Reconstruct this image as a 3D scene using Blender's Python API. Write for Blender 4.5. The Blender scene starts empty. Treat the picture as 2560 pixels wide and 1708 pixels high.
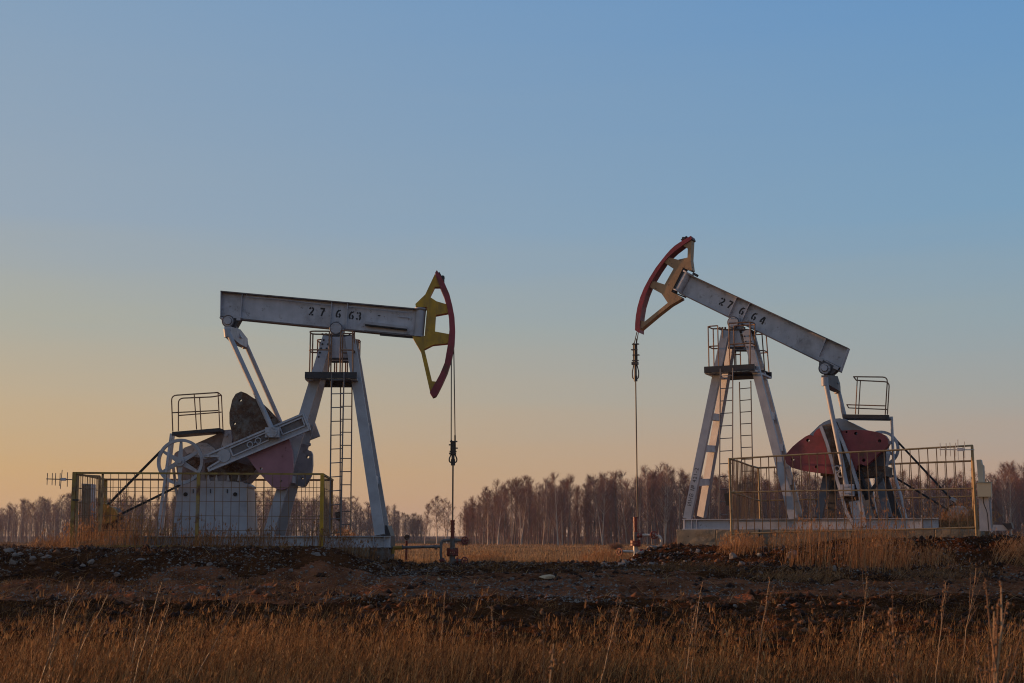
import bpy, bmesh, math, random
import numpy as np
from mathutils import Vector, Matrix
R = math.radians
random.seed(7)
rng = np.random.default_rng(11)
scene = bpy.context.scene
COL = scene.collection

# ------------------------------------------------------------------ camera
W0, H0, F0 = 2560.0, 1708.0, 3200.0
HORIZON = 1335.0
PITCH = math.atan((HORIZON - H0 / 2) / F0)
CAM = Vector((0, 0, 1.6))
cd = bpy.data.cameras.new('camera')
cam = bpy.data.objects.new('camera', cd)
COL.objects.link(cam)
cam.location = CAM
cam.rotation_euler = (math.pi / 2 + PITCH, 0, 0)
cd.sensor_width = 36
cd.lens = 36 * F0 / W0
cd.clip_start = 0.1
cd.clip_end = 6000
cd.dof.use_dof = True
cd.dof.focus_distance = 33.5
cd.dof.aperture_fstop = 5.6
scene.camera = cam

# ------------------------------------------------------------------ light
SUN_EL, SUN_PHI = 4.0, 19.5      # height of the sun; its bearing, counted from due left towards the far side
world = bpy.data.worlds.new('World')
scene.world = world
world.use_nodes = True
wt = world.node_tree
wt.nodes.clear()
wo = wt.nodes.new('ShaderNodeOutputWorld')
bg = wt.nodes.new('ShaderNodeBackground')
sky = wt.nodes.new('ShaderNodeTexSky')
sky.sky_type = 'NISHITA'
sky.sun_disc = False
sky.sun_elevation = R(SUN_EL)
sky.sun_rotation = R(-90 + SUN_PHI)
sky.altitude = 100
sky.air_density = 1.0
sky.dust_density = 2.0
sky.ozone_density = 1.5
bg.inputs['Strength'].default_value = 0.15
# the measured evening gradient: one ramp over height on the sunset side, one on the far side
def lin(c):
    return [((v/255)/12.92 if v/255 <= .04045 else (((v/255)+.055)/1.055)**2.4) for v in c] + [1]
def sky_ramp(stops, fac):
    rp = wt.nodes.new('ShaderNodeValToRGB'); el = rp.color_ramp.elements; rp.color_ramp.interpolation = 'B_SPLINE' if False else 'LINEAR'
    while len(el) < len(stops): el.new(.5)
    for e, (p, c) in zip(el, stops): e.position = p
    for i, (p, c) in enumerate(stops): el[i].position = p; el[i].color = [v/0.15*.1 for v in lin(c)[:3]] + [1]
    wt.links.new(fac, rp.inputs['Fac'])
    return rp.outputs['Color']
tcw = wt.nodes.new('ShaderNodeTexCoord')
wmp = wt.nodes.new('ShaderNodeMapping'); wmp.inputs['Scale'].default_value = (2.2, 2.2, 22)
wt.links.new(tcw.outputs['Generated'], wmp.inputs['Vector'])
wnz = wt.nodes.new('ShaderNodeTexNoise'); wnz.inputs['Scale'].default_value = 1.6; wnz.inputs['Detail'].default_value = 5; wnz.inputs['Distortion'].default_value = .6
wt.links.new(wmp.outputs[0], wnz.inputs['Vector'])
wsx = wt.nodes.new('ShaderNodeSeparateXYZ'); wt.links.new(tcw.outputs['Generated'], wsx.inputs[0])
wam = wt.nodes.new('ShaderNodeMath'); wam.operation = 'MULTIPLY_ADD'; wam.inputs[1].default_value = .030; wt.links.new(wnz.outputs['Fac'], wam.inputs[0])
wsb = wt.nodes.new('ShaderNodeMath'); wsb.operation = 'SUBTRACT'; wsb.inputs[1].default_value = .015; wt.links.new(wsx.outputs['Z'], wsb.inputs[0]); wt.links.new(wsb.outputs[0], wam.inputs[2])
wcb = wt.nodes.new('ShaderNodeCombineXYZ'); wt.links.new(wsx.outputs['X'], wcb.inputs['X']); wt.links.new(wam.outputs[0], wcb.inputs['Z'])
sx = wt.nodes.new('ShaderNodeSeparateXYZ'); wt.links.new(wcb.outputs[0], sx.inputs[0])
left = sky_ramp([(0, (208,163,116)), (.05, (204,167,119)), (.10, (191,171,141)), (.16, (171,171,159)), (.235, (151,166,180)), (.40, (131,159,187)), (.7, (108,134,166)), (1, (104,124,152))], sx.outputs['Z'])
right = sky_ramp([(0, (194,156,131)), (.05, (181,157,139)), (.10, (161,162,158)), (.16, (145,163,172)), (.235, (122,159,188)), (.40, (99,147,195)), (.7, (92,124,166)), (1, (98,120,152))], sx.outputs['Z'])
az = wt.nodes.new('ShaderNodeMapRange'); az.inputs['From Min'].default_value = -.40; az.inputs['From Max'].default_value = .40
wt.links.new(sx.outputs['X'], az.inputs['Value'])
mx = wt.nodes.new('ShaderNodeMix'); mx.data_type = 'RGBA'
wt.links.new(az.outputs[0], mx.inputs[0]); wt.links.new(left, mx.inputs[6]); wt.links.new(right, mx.inputs[7])
gain = wt.nodes.new('ShaderNodeVectorMath'); gain.operation = 'SCALE'; gain.inputs['Scale'].default_value = 10.3
wt.links.new(mx.outputs[2], gain.inputs[0])
mn = wt.nodes.new('ShaderNodeMix'); mn.data_type = 'RGBA'; mn.inputs[0].default_value = .06
wt.links.new(gain.outputs[0], mn.inputs[6]); wt.links.new(sky.outputs[0], mn.inputs[7])
wt.links.new(mn.outputs[2], bg.inputs[0])
wt.links.new(bg.outputs[0], wo.inputs[0])
sd = bpy.data.lights.new('sun', 'SUN')
sd.energy = 5.0
sd.color = (1.0, 0.52, 0.24)
sd.angle = R(0.6)
sun = bpy.data.objects.new('sun', sd)
COL.objects.link(sun)
sdir = Vector((-math.cos(R(SUN_PHI)) * math.cos(R(SUN_EL)), math.sin(R(SUN_PHI)) * math.cos(R(SUN_EL)), math.sin(R(SUN_EL))))
sun.rotation_euler = sdir.to_track_quat('Z', 'Y').to_euler()
scene.view_settings.view_transform = 'Standard'
scene.view_settings.look = 'None'
scene.view_settings.exposure = 0.0
scene.view_settings.gamma = 1.0
scene.cycles.filter_width = 1.1

# ------------------------------------------------------------------ helpers
def ray(px, py):
    u = (px - W0 / 2) / F0
    v = (H0 / 2 - py) / F0
    c, s = math.cos(PITCH), math.sin(PITCH)
    return Vector((u, c - v * s, s + v * c))

def at(px, py, Y):
    d = ray(px, py)
    return CAM + d * (Y / d.y)

def tag(o, label=None, cat=None, group=None, kind=None):
    if label: o['label'] = label
    if cat: o['category'] = cat
    if group: o['group'] = group
    if kind: o['kind'] = kind
    return o

def empty(name, loc=(0, 0, 0), rz=0.0):
    o = bpy.data.objects.new(name, None)
    o.empty_display_size = 0.2
    COL.objects.link(o)
    o.location = loc
    o.rotation_euler = (0, 0, rz)
    return o

class Frame:
    """A vertical working plane: t runs along it, w away from the camera, z up."""
    def __init__(s, ox, oy, oz, yaw):
        s.O = Vector((ox, oy, oz)); s.yaw = yaw
        s.a = Vector((math.cos(yaw), math.sin(yaw), 0)); s.n = Vector((-math.sin(yaw), math.cos(yaw), 0))
    def P(s, px, py, w=0.0):
        d = ray(px, py)
        k = (w - (CAM - s.O).dot(s.n)) / d.dot(s.n)
        p = CAM + d * k - s.O
        return Vector((p.dot(s.a), w, p.z))
    def root(s, name):
        return empty(name, s.O, s.yaw)

class MB:
    def __init__(s): s.bm = bmesh.new()
    def box(s, a, b):
        x0, y0, z0 = a; x1, y1, z1 = b
        v = [s.bm.verts.new(p) for p in ((x0,y0,z0),(x1,y0,z0),(x1,y1,z0),(x0,y1,z0),(x0,y0,z1),(x1,y0,z1),(x1,y1,z1),(x0,y1,z1))]
        for f in ((0,1,2,3),(4,5,6,7),(0,1,5,4),(1,2,6,5),(2,3,7,6),(3,0,4,7)):
            s.bm.faces.new([v[i] for i in f])
        return s
    def bar(s, A, B, wd, dp, side=None, wd2=None, dp2=None):
        """box from A to B; wd across (in the plane of side), dp along the other way"""
        A, B = Vector(A), Vector(B)
        d = (B - A).normalized()
        n = Vector(side) if side else Vector((0, 1, 0))
        n = (n - d * n.dot(d))
        if n.length < 1e-4: n = d.orthogonal()
        n.normalize()
        u = d.cross(n).normalized()
        wd2 = wd if wd2 is None else wd2; dp2 = dp if dp2 is None else dp2
        vs = []
        for P, a, b in ((A, wd, dp), (B, wd2, dp2)):
            for i, j in ((-1,-1),(1,-1),(1,1),(-1,1)):
                vs.append(s.bm.verts.new(P + u * (i * a / 2) + n * (j * b / 2)))
        for f in ((0,1,2,3),(4,5,6,7),(0,1,5,4),(1,2,6,5),(2,3,7,6),(3,0,4,7)):
            s.bm.faces.new([vs[i] for i in f])
        return s
    def tube(s, pts, r, n=6, r2=None, cap=True):
        pts = [Vector(p) for p in pts]
        rings = []
        ref = None
        for i, p in enumerate(pts):
            d = (pts[min(i+1, len(pts)-1)] - pts[max(i-1, 0)])
            if d.length < 1e-6: d = Vector((0,0,1))
            d.normalize()
            if ref is None: ref = d.orthogonal().normalized()
            u = ref - d * ref.dot(d)
            if u.length < 1e-4: u = d.orthogonal()
            u.normalize(); ref = u
            v = d.cross(u)
            rr = r if r2 is None else r + (r2 - r) * i / max(1, len(pts) - 1)
            rings.append([s.bm.verts.new(p + (u * math.cos(2*math.pi*k/n) + v * math.sin(2*math.pi*k/n)) * rr) for k in range(n)])
        for a, b in zip(rings, rings[1:]):
            for k in range(n):
                s.bm.faces.new((a[k], a[(k+1) % n], b[(k+1) % n], b[k]))
        if cap:
            s.bm.faces.new(rings[0]); s.bm.faces.new(rings[-1])
        return s
    def cyl(s, A, B, r, n=20, r2=None):
        return s.tube([A, B], r, n, r2)
    def ring(s, c, axis, R0, r, n=40, m=8, flat=None):
        """torus round c; flat=(radial half, axial half) gives a rectangular section"""
        c = Vector(c); ax = Vector(axis).normalized(); u = ax.orthogonal().normalized(); v = ax.cross(u)
        rows = []
        for i in range(n):
            a = 2*math.pi*i/n
            d = u*math.cos(a) + v*math.sin(a)
            row = []
            if flat:
                for p, q in ((-1,-1),(1,-1),(1,1),(-1,1)):
                    row.append(s.bm.verts.new(c + d*(R0 + p*flat[0]) + ax*(q*flat[1])))
            else:
                for k in range(m):
                    b = 2*math.pi*k/m
                    row.append(s.bm.verts.new(c + d*(R0 + r*math.cos(b)) + ax*(r*math.sin(b))))
            rows.append(row)
        m = len(rows[0])
        for i in range(n):
            a, b = rows[i], rows[(i+1) % n]
            for k in range(m):
                s.bm.faces.new((a[k], a[(k+1) % m], b[(k+1) % m], b[k]))
        return s
    def prism(s, poly, w0, w1, holes=()):
        """poly in (t, z) swept from w0 to w1, with round or polygonal holes cut through"""
        loops = [poly] + list(holes)
        edges = []
        for lp in loops:
            vs = [s.bm.verts.new((p[0], w0, p[1])) for p in lp]
            for i in range(len(vs)):
                edges.append(s.bm.edges.new((vs[i], vs[(i+1) % len(vs)])))
        res = bmesh.ops.triangle_fill(s.bm, use_beauty=True, use_dissolve=False, edges=edges)
        fs = [g for g in res['geom'] if isinstance(g, bmesh.types.BMFace)]
        ex = bmesh.ops.extrude_face_region(s.bm, geom=fs, use_keep_orig=True)
        vs = [g for g in ex['geom'] if isinstance(g, bmesh.types.BMVert)]
        bmesh.ops.translate(s.bm, vec=(0, w1 - w0, 0), verts=vs)
        return s
    def poly(s, pts):
        s.bm.faces.new([s.bm.verts.new(p) for p in pts]); return s
    def blob(s, c, r, squash=(1,1,1), seed=0, amp=0.25, sub=2, rot=0):
        rr = random.Random(seed)
        res = bmesh.ops.create_icosphere(s.bm, subdivisions=sub, radius=1)
        dirs = [(Vector((rr.uniform(-1,1), rr.uniform(-1,1), rr.uniform(-1,1))).normalized(), rr.uniform(0.45, 0.85)) for _ in range(9)]
        M = Matrix.Rotation(rot, 3, 'Z')
        for v in res['verts']:
            p = v.co.copy()
            for d, h in dirs:
                k = p.dot(d)
                if k > h: p -= d * (k - h)
            p *= 1 + rr.uniform(-amp, amp) * 0.15
            v.co = M @ Vector((p.x*squash[0], p.y*squash[1], p.z*squash[2])) * r + Vector(c)
        return s
    def islands(s):
        seen, out = set(), []
        for v in s.bm.verts:
            if v in seen: continue
            st, comp = [v], []
            seen.add(v)
            while st:
                a = st.pop(); comp.append(a)
                for e in a.link_edges:
                    b = e.other_vert(a)
                    if b not in seen: seen.add(b); st.append(b)
            out.append(comp)
        return out
    def build_each(s, name, mat, parent=None, smooth=False):
        """every separate piece becomes an object of its own"""
        res = []
        for comp in s.islands():
            m2 = MB(); mp = {v: m2.bm.verts.new(v.co) for v in comp}
            for f in {f for v in comp for f in v.link_faces}: m2.bm.faces.new([mp[v] for v in f.verts])
            res.append(m2.build(name, mat, parent, smooth))
        s.bm.free()
        return res
    def build(s, name, mat, parent=None, smooth=False, fix=True):
        if fix: bmesh.ops.recalc_face_normals(s.bm, faces=s.bm.faces)
        me = bpy.data.meshes.new(name)
        s.bm.to_mesh(me); s.bm.free()
        if smooth:
            me.polygons.foreach_set('use_smooth', [True] * len(me.polygons))
            try: me.set_sharp_from_angle(angle=R(35))
            except Exception: pass
        me.materials.append(mat)
        o = bpy.data.objects.new(name, me)
        COL.objects.link(o)
        if parent: o.parent = parent
        return o

def circ(c, r, n=12):
    return [(c[0] + r*math.cos(2*math.pi*k/n), c[1] + r*math.sin(2*math.pi*k/n)) for k in range(n)]

def rounded(pts, rad=0.12, n=4):
    """round the inner corners of a polyline"""
    pts = [Vector(p) for p in pts]; out = [pts[0]]
    for a, b, c in zip(pts, pts[1:], pts[2:]):
        r = min(rad, (a-b).length*0.45, (c-b).length*0.45)
        p, q = b + (a-b).normalized()*r, b + (c-b).normalized()*r
        for i in range(n+1):
            k = i/n
            out.append(p*(1-k)**2 + b*2*k*(1-k) + q*k*k)
    out.append(pts[-1])
    return out

# ------------------------------------------------------------------ materials
def mat(name, col, rough=0.6, spots=(), metallic=0.0, var=0.15, scale=3.0, bump=0.0, bscale=40.0, spec=0.5, streak=0.0):
    """Principled paint; spots = ((colour, noise scale, lower edge, upper edge), ...) worn or stained patches"""
    m = bpy.data.materials.new(name); m.use_nodes = True
    nt = m.node_tree; N = nt.nodes; L = nt.links
    b = N['Principled BSDF']
    b.inputs['Roughness'].default_value = rough
    b.inputs['Metallic'].default_value = metallic
    b.inputs['Specular IOR Level'].default_value = spec
    tc = N.new('ShaderNodeTexCoord')
    nz = N.new('ShaderNodeTexNoise'); nz.inputs['Scale'].default_value = scale; nz.inputs['Detail'].default_value = 6
    L.new(tc.outputs['Object'], nz.inputs['Vector'])
    rp = N.new('ShaderNodeValToRGB')
    rp.color_ramp.elements[0].position = 0.3; rp.color_ramp.elements[1].position = 0.7
    rp.color_ramp.elements[0].color = [c*(1-var) for c in col] + [1]
    rp.color_ramp.elements[1].color = [min(1, c*(1+var)) for c in col] + [1]
    L.new(nz.outputs['Fac'], rp.inputs['Fac'])
    out = rp.outputs['Color']
    for i, (c2, sc, lo, hi) in enumerate(spots):
        n2 = N.new('ShaderNodeTexNoise'); n2.inputs['Scale'].default_value = sc; n2.inputs['Detail'].default_value = 8; n2.inputs['Roughness'].default_value = 0.65
        mp = N.new('ShaderNodeMapping'); mp.inputs['Location'].default_value = (3.1*i, 1.7*i, 5.3*i)
        L.new(tc.outputs['Object'], mp.inputs['Vector']); L.new(mp.outputs[0], n2.inputs['Vector'])
        mr = N.new('ShaderNodeMapRange'); mr.inputs['From Min'].default_value = lo; mr.inputs['From Max'].default_value = hi
        L.new(n2.outputs['Fac'], mr.inputs['Value'])
        mx = N.new('ShaderNodeMix'); mx.data_type = 'RGBA'
        L.new(mr.outputs[0], mx.inputs[0]); L.new(out, mx.inputs[6]); mx.inputs[7].default_value = list(c2) + [1]
        out = mx.outputs[2]
    if streak:
        n4 = N.new('ShaderNodeTexNoise'); n4.inputs['Scale'].default_value = 1.0; n4.inputs['Detail'].default_value = 7; n4.inputs['Roughness'].default_value = .7
        mp = N.new('ShaderNodeMapping'); mp.inputs['Scale'].default_value = (5, 5, .5)
        L.new(tc.outputs['Object'], mp.inputs['Vector']); L.new(mp.outputs[0], n4.inputs['Vector'])
        mr = N.new('ShaderNodeMapRange'); mr.inputs['From Min'].default_value = .50; mr.inputs['From Max'].default_value = .78; mr.inputs['To Max'].default_value = streak
        L.new(n4.outputs['Fac'], mr.inputs['Value'])
        mx = N.new('ShaderNodeMix'); mx.data_type = 'RGBA'
        L.new(mr.outputs[0], mx.inputs[0]); L.new(out, mx.inputs[6]); mx.inputs[7].default_value = (.07, .045, .035, 1)
        out = mx.outputs[2]
    L.new(out, b.inputs['Base Color'])
    if bump:
        n3 = N.new('ShaderNodeTexNoise'); n3.inputs['Scale'].default_value = bscale; n3.inputs['Detail'].default_value = 5
        L.new(tc.outputs['Object'], n3.inputs['Vector'])
        bp = N.new('ShaderNodeBump'); bp.inputs['Strength'].default_value = bump; bp.inputs['Distance'].default_value = 0.02
        L.new(n3.outputs['Fac'], bp.inputs['Height']); L.new(bp.outputs[0], b.inputs['Normal'])
    return m

RUST = (0.10, 0.035, 0.015)
M = {}
M['grey'] = mat('grey_paint', (0.43, 0.43, 0.465), 0.5, ((RUST, 5.0, 0.64, 0.72), ((0.16, 0.15, 0.15), 1.3, 0.52, 0.8), ((0.20, 0.19, 0.19), 9.0, 0.58, 0.7)), var=0.14, bump=0.2, streak=.22)
M['pale'] = mat('pale_grey_paint', (0.34, 0.34, 0.365), 0.5, ((RUST, 7.0, 0.66, 0.74), ((0.17, 0.16, 0.16), 1.6, 0.58, 0.85)), var=0.14, bump=0.2, streak=.14)
M['light'] = mat('light_pipe_paint', (0.46, 0.43, 0.38), 0.45, ((RUST, 9.0, 0.62, 0.70),), var=0.1)
M['dark'] = mat('dark_steel', (0.022, 0.022, 0.028), 0.55, ((RUST, 6.0, 0.6, 0.75),), var=0.3)
M['black'] = mat('black_rubber', (0.012, 0.012, 0.013), 0.7)
M['stencil'] = mat('stencil_black_paint', (0.012, 0.012, 0.014), 0.6)
M['rust'] = mat('heavy_rust', (0.085, 0.042, 0.022), 0.85, (((0.17, 0.16, 0.14), 5.0, 0.46, 0.70), ((0.20, 0.19, 0.17), 26.0, 0.56, 0.70), ((0.03, 0.015, 0.01), 7.0, 0.55, 0.72)), var=0.4, bump=0.6, bscale=25)
M['flange'] = mat('grimy_shaded_paint', (0.12, 0.105, 0.105), 0.6, ((RUST, 5.0, 0.5, 0.68),), var=0.25)  # grime and rust, plus shade under flanges and in recesses put in the colour
M['ladder'] = mat('weathered_ladder_paint', (0.13, 0.125, 0.13), 0.55, ((RUST, 8.0, 0.55, 0.7),), var=0.2)
M['dark_grey'] = mat('dark_grey_paint', (0.085, 0.085, 0.095), 0.6, ((RUST, 6.0, 0.55, 0.7),), var=0.3)  # plain dark grey with rust patches, for the darker machine parts
M['gbox'] = mat('dusty_gearbox_paint', (0.25, 0.225, 0.24), 0.6, ((RUST, 4.0, 0.56, 0.72), ((0.10, 0.075, 0.07), 2.0, 0.5, 0.75)), var=0.2, bump=0.2, streak=.3)
M['pink'] = mat('faded_maroon_paint', (0.30, 0.135, 0.165), 0.55, ((RUST, 5.0, 0.62, 0.72),), var=0.15, bump=0.15)
M['red'] = mat('faded_red_paint', (0.27, 0.045, 0.05), 0.55, (((0.15, 0.035, 0.03), 2.0, 0.45, 0.7), (RUST, 4.0, 0.60, 0.72), ((0.30, 0.27, 0.27), 9.0, 0.70, 0.76)), var=0.2, bump=0.15)
M['arc'] = mat('chipped_red_paint', (0.24, 0.022, 0.035), 0.5, (((0.30, 0.16, 0.15), 11.0, 0.62, 0.70), (RUST, 3.0, 0.55, 0.75)), var=0.25, bump=0.3)
M['yellow'] = mat('yellow_paint', (0.47, 0.265, 0.006), 0.5, ((RUST, 6.0, 0.62, 0.72), ((0.17, 0.10, 0.02), 2.0, 0.45, 0.8)), var=0.2, bump=0.2, streak=.6)
M['tan'] = mat('peeling_tan_paint', (0.40, 0.23, 0.11), 0.6, (((0.07, 0.03, 0.02), 7.0, 0.60, 0.64), ((0.08, 0.04, 0.03), 18.0, 0.64, 0.67)), var=0.15, bump=0.25, streak=.22)
M['rail'] = mat('rusty_rail', (0.24, 0.13, 0.07), 0.6, ((RUST, 8.0, 0.5, 0.65),), var=0.25)
M['fence_y'] = mat('weathered_yellow_paint', (0.27, 0.17, 0.03), 0.6, ((RUST, 4.0, 0.5, 0.66), ((0.22, 0.19, 0.15), 2.0, 0.52, 0.7)), var=0.2)
M['fence_c'] = mat('weathered_cream_paint', (0.30, 0.20, 0.09), 0.6, ((RUST, 5.0, 0.54, 0.68),), var=0.2)
M['mesh'] = mat('rusted_wire', (0.20, 0.12, 0.06), 0.7, ((RUST, 6.0, 0.5, 0.7),), var=0.25)
M['concrete'] = mat('stained_concrete', (0.24, 0.19, 0.13), 0.9, (((0.07, 0.045, 0.03), 2.0, 0.55, 0.75), ((0.05, 0.035, 0.025), 6.0, 0.64, 0.72)), var=0.2, bump=0.5, bscale=30)
M['valve'] = mat('red_valve_paint', (0.17, 0.022, 0.014), 0.5, ((RUST, 9.0, 0.52, 0.66),), var=0.25)
M['pipe'] = mat('grimy_grey_pipe', (0.12, 0.11, 0.105), 0.55, ((RUST, 8.0, 0.5, 0.66),), var=0.25)
M['cable'] = mat('oily_cable', (0.03, 0.025, 0.022), 0.5, var=0.3)
M['steel'] = mat('polished_rod_steel', (0.05, 0.04, 0.035), 0.45, var=0.2)
M['cabinet'] = mat('olive_grey_cabinet_paint', (0.27, 0.29, 0.25), 0.5, ((RUST, 5.0, 0.66, 0.74),), var=0.08)
M['cabinet_c'] = mat('cream_box_paint', (0.42, 0.37, 0.26), 0.5, ((RUST, 6.0, 0.68, 0.74),), var=0.08)
M['stone'] = mat('pale_limestone', (0.20, 0.16, 0.135), 0.9, (((0.10, 0.07, 0.055), 5.0, 0.5, 0.75),), var=0.3, scale=1.5, bump=0.6, bscale=12)
M['brick'] = mat('tan_stone', (0.52, 0.36, 0.22), 0.9, (((0.2, 0.12, 0.08), 6.0, 0.55, 0.75),), var=0.2, bump=0.5)
M['gold'] = mat('ochre_guard_paint', (0.40, 0.22, 0.03), 0.6, ((RUST, 4.0, 0.52, 0.68),), var=0.2)
# ------------------------------------------------------------------ pumping units
def arc_pts(cx, cy, r, a0, a1, n=10):
    return [(cx + r*math.cos(R(a0 + (a1-a0)*i/n)), cy + r*math.sin(R(a0 + (a1-a0)*i/n))) for i in range(n+1)]

GLYPH = {   # stencil strokes in a box 0.6 wide and 1 high
 '2': [arc_pts(.3,.70,.22,172,104,5), arc_pts(.3,.70,.22,78,-25,6) + [(.36,.38),(.2,.2)], [(.02,.08),(.24,.08)], [(.33,.08),(.58,.08)]],
 '7': [[(.02,.92),(.58,.92)], [(.5,.82),(.33,.45),(.22,0)]],
 '6': [[(.36,.94),(.17,.72),(.09,.45)] + arc_pts(.3,.28,.21,170,255,6), arc_pts(.3,.28,.21,285,440,9), [(.42,.96),(.5,.84)]],
 '3': [arc_pts(.3,.73,.20,165,108,4), arc_pts(.3,.73,.20,80,-70,8), arc_pts(.3,.28,.22,65,-70,8), arc_pts(.3,.28,.22,-110,-172,4)],
 '4': [[(.40,.98),(.10,.42)], [(.0,.30),(.30,.30)], [(.37,.30),(.60,.30)], [(.47,.98),(.47,.40)], [(.47,.2),(.47,0)]],
}
def glyph(mb, ch, o, dx, dz, size, w):
    """o = lower left corner in (t, z); dx, dz unit directions"""
    for st in GLYPH[ch]:
        pts = [Vector((o[0] + dx[0]*x*size + dz[0]*y*size, w, o[1] + dx[1]*x*size + dz[1]*y*size)) for x, y in st]
        hw = 0.105*size
        L, Rr = [], []
        for i, p in enumerate(pts):
            d = (pts[min(i+1, len(pts)-1)] - pts[max(i-1, 0)]).normalized()
            s = Vector((-d.z, 0, d.x))*hw
            L.append(mb.bm.verts.new(p + s)); Rr.append(mb.bm.verts.new(p - s))
        for i in range(len(pts)-1):
            mb.bm.faces.new((L[i], L[i+1], Rr[i+1], Rr[i]))

def tz(fr, pts, w): return [(lambda v: (v.x, v.z))(fr.P(x, y, w)) for x, y in pts]
def crop(x0, y0, pts, s=5.8725): return [(x0 + x/s, y0 + y/s) for x, y in pts]

def ibeam(fr, root, name, top, bot, m, hw=0.13, tf=0.028, stiff=(), ends=True):
    """top/bot: two image points each on the near flange edge"""
    (ta, tb), (ba, bb) = tz(fr, top, -hw), tz(fr, bot, -hw)
    mb = MB()
    mb.prism([ta, tb, bb, ba], -0.012, 0.012)
    for k in stiff:
        A = Vector((ta[0] + (tb[0]-ta[0])*k[0], 0, ta[1] + (tb[1]-ta[1])*k[0]))
        B = Vector((ba[0] + (bb[0]-ba[0])*k[1], 0, ba[1] + (bb[1]-ba[1])*k[1]))
        d = (B-A).normalized()
        for sgn in (-1, 1):
            off = Vector((0, sgn*(0.013 + (hw-0.02)/2), 0))
            mb.bar(A + d*tf*0.6 + off, B - d*tf*0.6 + off, 0.014, hw - 0.02)
    o_ = mb.build(name, m, root)
    for p_, q_ in ((ta, tb), (ba, bb)):
        fl = MB(); fl.bar((p_[0], 0, p_[1]), (q_[0], 0, q_[1]), tf, 2*hw); fl.build('flange', M['flange'], o_)
    return o_, (ta, tb, ba, bb)

def stencil(fr, parent, chars, sl, w, size, m):
    """chars: (character, image point of its centre); sl: slope angle of the baseline"""
    dx = (math.cos(sl), math.sin(sl)); dz = (-math.sin(sl), math.cos(sl))
    for ch, p in chars:
        mb = MB()
        c = tz(fr, [p], w)[0]
        o = (c[0] - dx[0]*.3*size - dz[0]*.5*size, c[1] - dx[1]*.3*size - dz[1]*.5*size)
        glyph(mb, ch, o, dx, dz, size, w)
        mb.build('stencil_digit', m, parent)

def platform_rails(fr, root, specs, m, r=0.019):
    """each guard: (t_in, t_out, w_in, w_out, z_floor, heights, lean)"""
    for (t0, t1, w0, w1, zf, hs, lean) in specs:
        mb = MB()
        for h in hs:
            k = lean*h
            mb.tube(rounded([(t0, w1, zf+h), (t1+k, w1, zf+h), (t1+k, w0, zf+h), (t0, w0, zf+h)], 0.16), r, 6)
        H = hs[0]
        for (tt, ww) in ((t0, w1), (t1, w1), (t1, w0), (t0, w0)):
            out = lean if tt == t1 else 0
            mb.tube([(tt + (t1-t0)*0.06*(-1 if tt == t1 else 0), ww, zf), (tt + out*H*0.9 + (t1-t0)*0.06*(-1 if tt == t1 else 0), ww, zf+H)], r, 6)
        mb.build('guard_rail', m, root)

def ladder(fr, root, A, B, C, D, w, n, m):
    """rails A->B and C->D by image points at depth w"""
    a, b, c, d = [fr.P(*p, w) for p in (A, B, C, D)]
    lr = MB()
    lr.tube([a, b], 0.019, 6); lr.tube([c, d], 0.019, 6)
    o = lr.build('ladder', m, root)
    mb = MB()
    for i in range(n):
        k = (i + 0.6)/n
        mb.tube([a.lerp(b, k), c.lerp(d, k)], 0.013, 5)
    mb.build('rungs', m, o)
    return o

def plate(fr, root, name, pts, w0, w1, m, holes=()):
    hs = [tz(fr, [(x, y)], w0)[0] for x, y, r in holes]
    mb = MB()
    mb.prism(tz(fr, pts, w0), w0, w1, [circ(c, h[2], 10) for c, h in zip(hs, holes)])
    return mb.build(name, m, root)

def wheel(fr, parent, c, w, rad, m, spokes=6, rot=90, rimw=0.10):
    mb = MB()
    C = Vector((c[0], w, c[1]))
    mb.ring(C, (0, 1, 0), rad, 0, 56, flat=(0.036, rimw/2))
    rim = mb.build('flywheel', m, parent, smooth=True)
    hb = MB()
    hb.cyl(C + Vector((0, -0.09, 0)), C + Vector((0, 0.09, 0)), 0.115, 20)
    hb.cyl(C + Vector((0, -0.14, 0)), C + Vector((0, 0.5, 0)), 0.05, 14)
    hb.build('hub', m, rim, smooth=True)
    for i in range(spokes):
        a = R(rot + 360*i/spokes)
        d = Vector((math.cos(a), 0, math.sin(a)))
        s = MB()
        s.bar(C + d*0.10, C + d*(rad-0.03), 0.12, 0.04, (0, 1, 0), 0.06, 0.035)
        s.build('spoke', m, rim)
    return rim

def horsehead(fr, root, outline, arc_out, arc_in, hub_pts, mplate, hw=0.14, harc=0.19):
    mb = MB()
    n = 3
    mb.prism(tz(fr, outline, -hw), -hw, hw)
    h = mb.build('horsehead', mplate, root)
    a = MB()
    a.prism(tz(fr, list(arc_out) + list(reversed(arc_in)), -harc), -harc, harc)
    a.build('arc', M['arc'], h)
    return h

def bolts(mb, c, rad, w, n=8, r=0.013, L=0.02, a0=0):
    for i in range(n):
        a = R(a0 + 360*i/n)
        p = Vector((c[0] + rad*math.cos(a), w, c[1] + rad*math.sin(a)))
        mb.cyl(p, p - Vector((0, L, 0)), r, 6)

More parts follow.
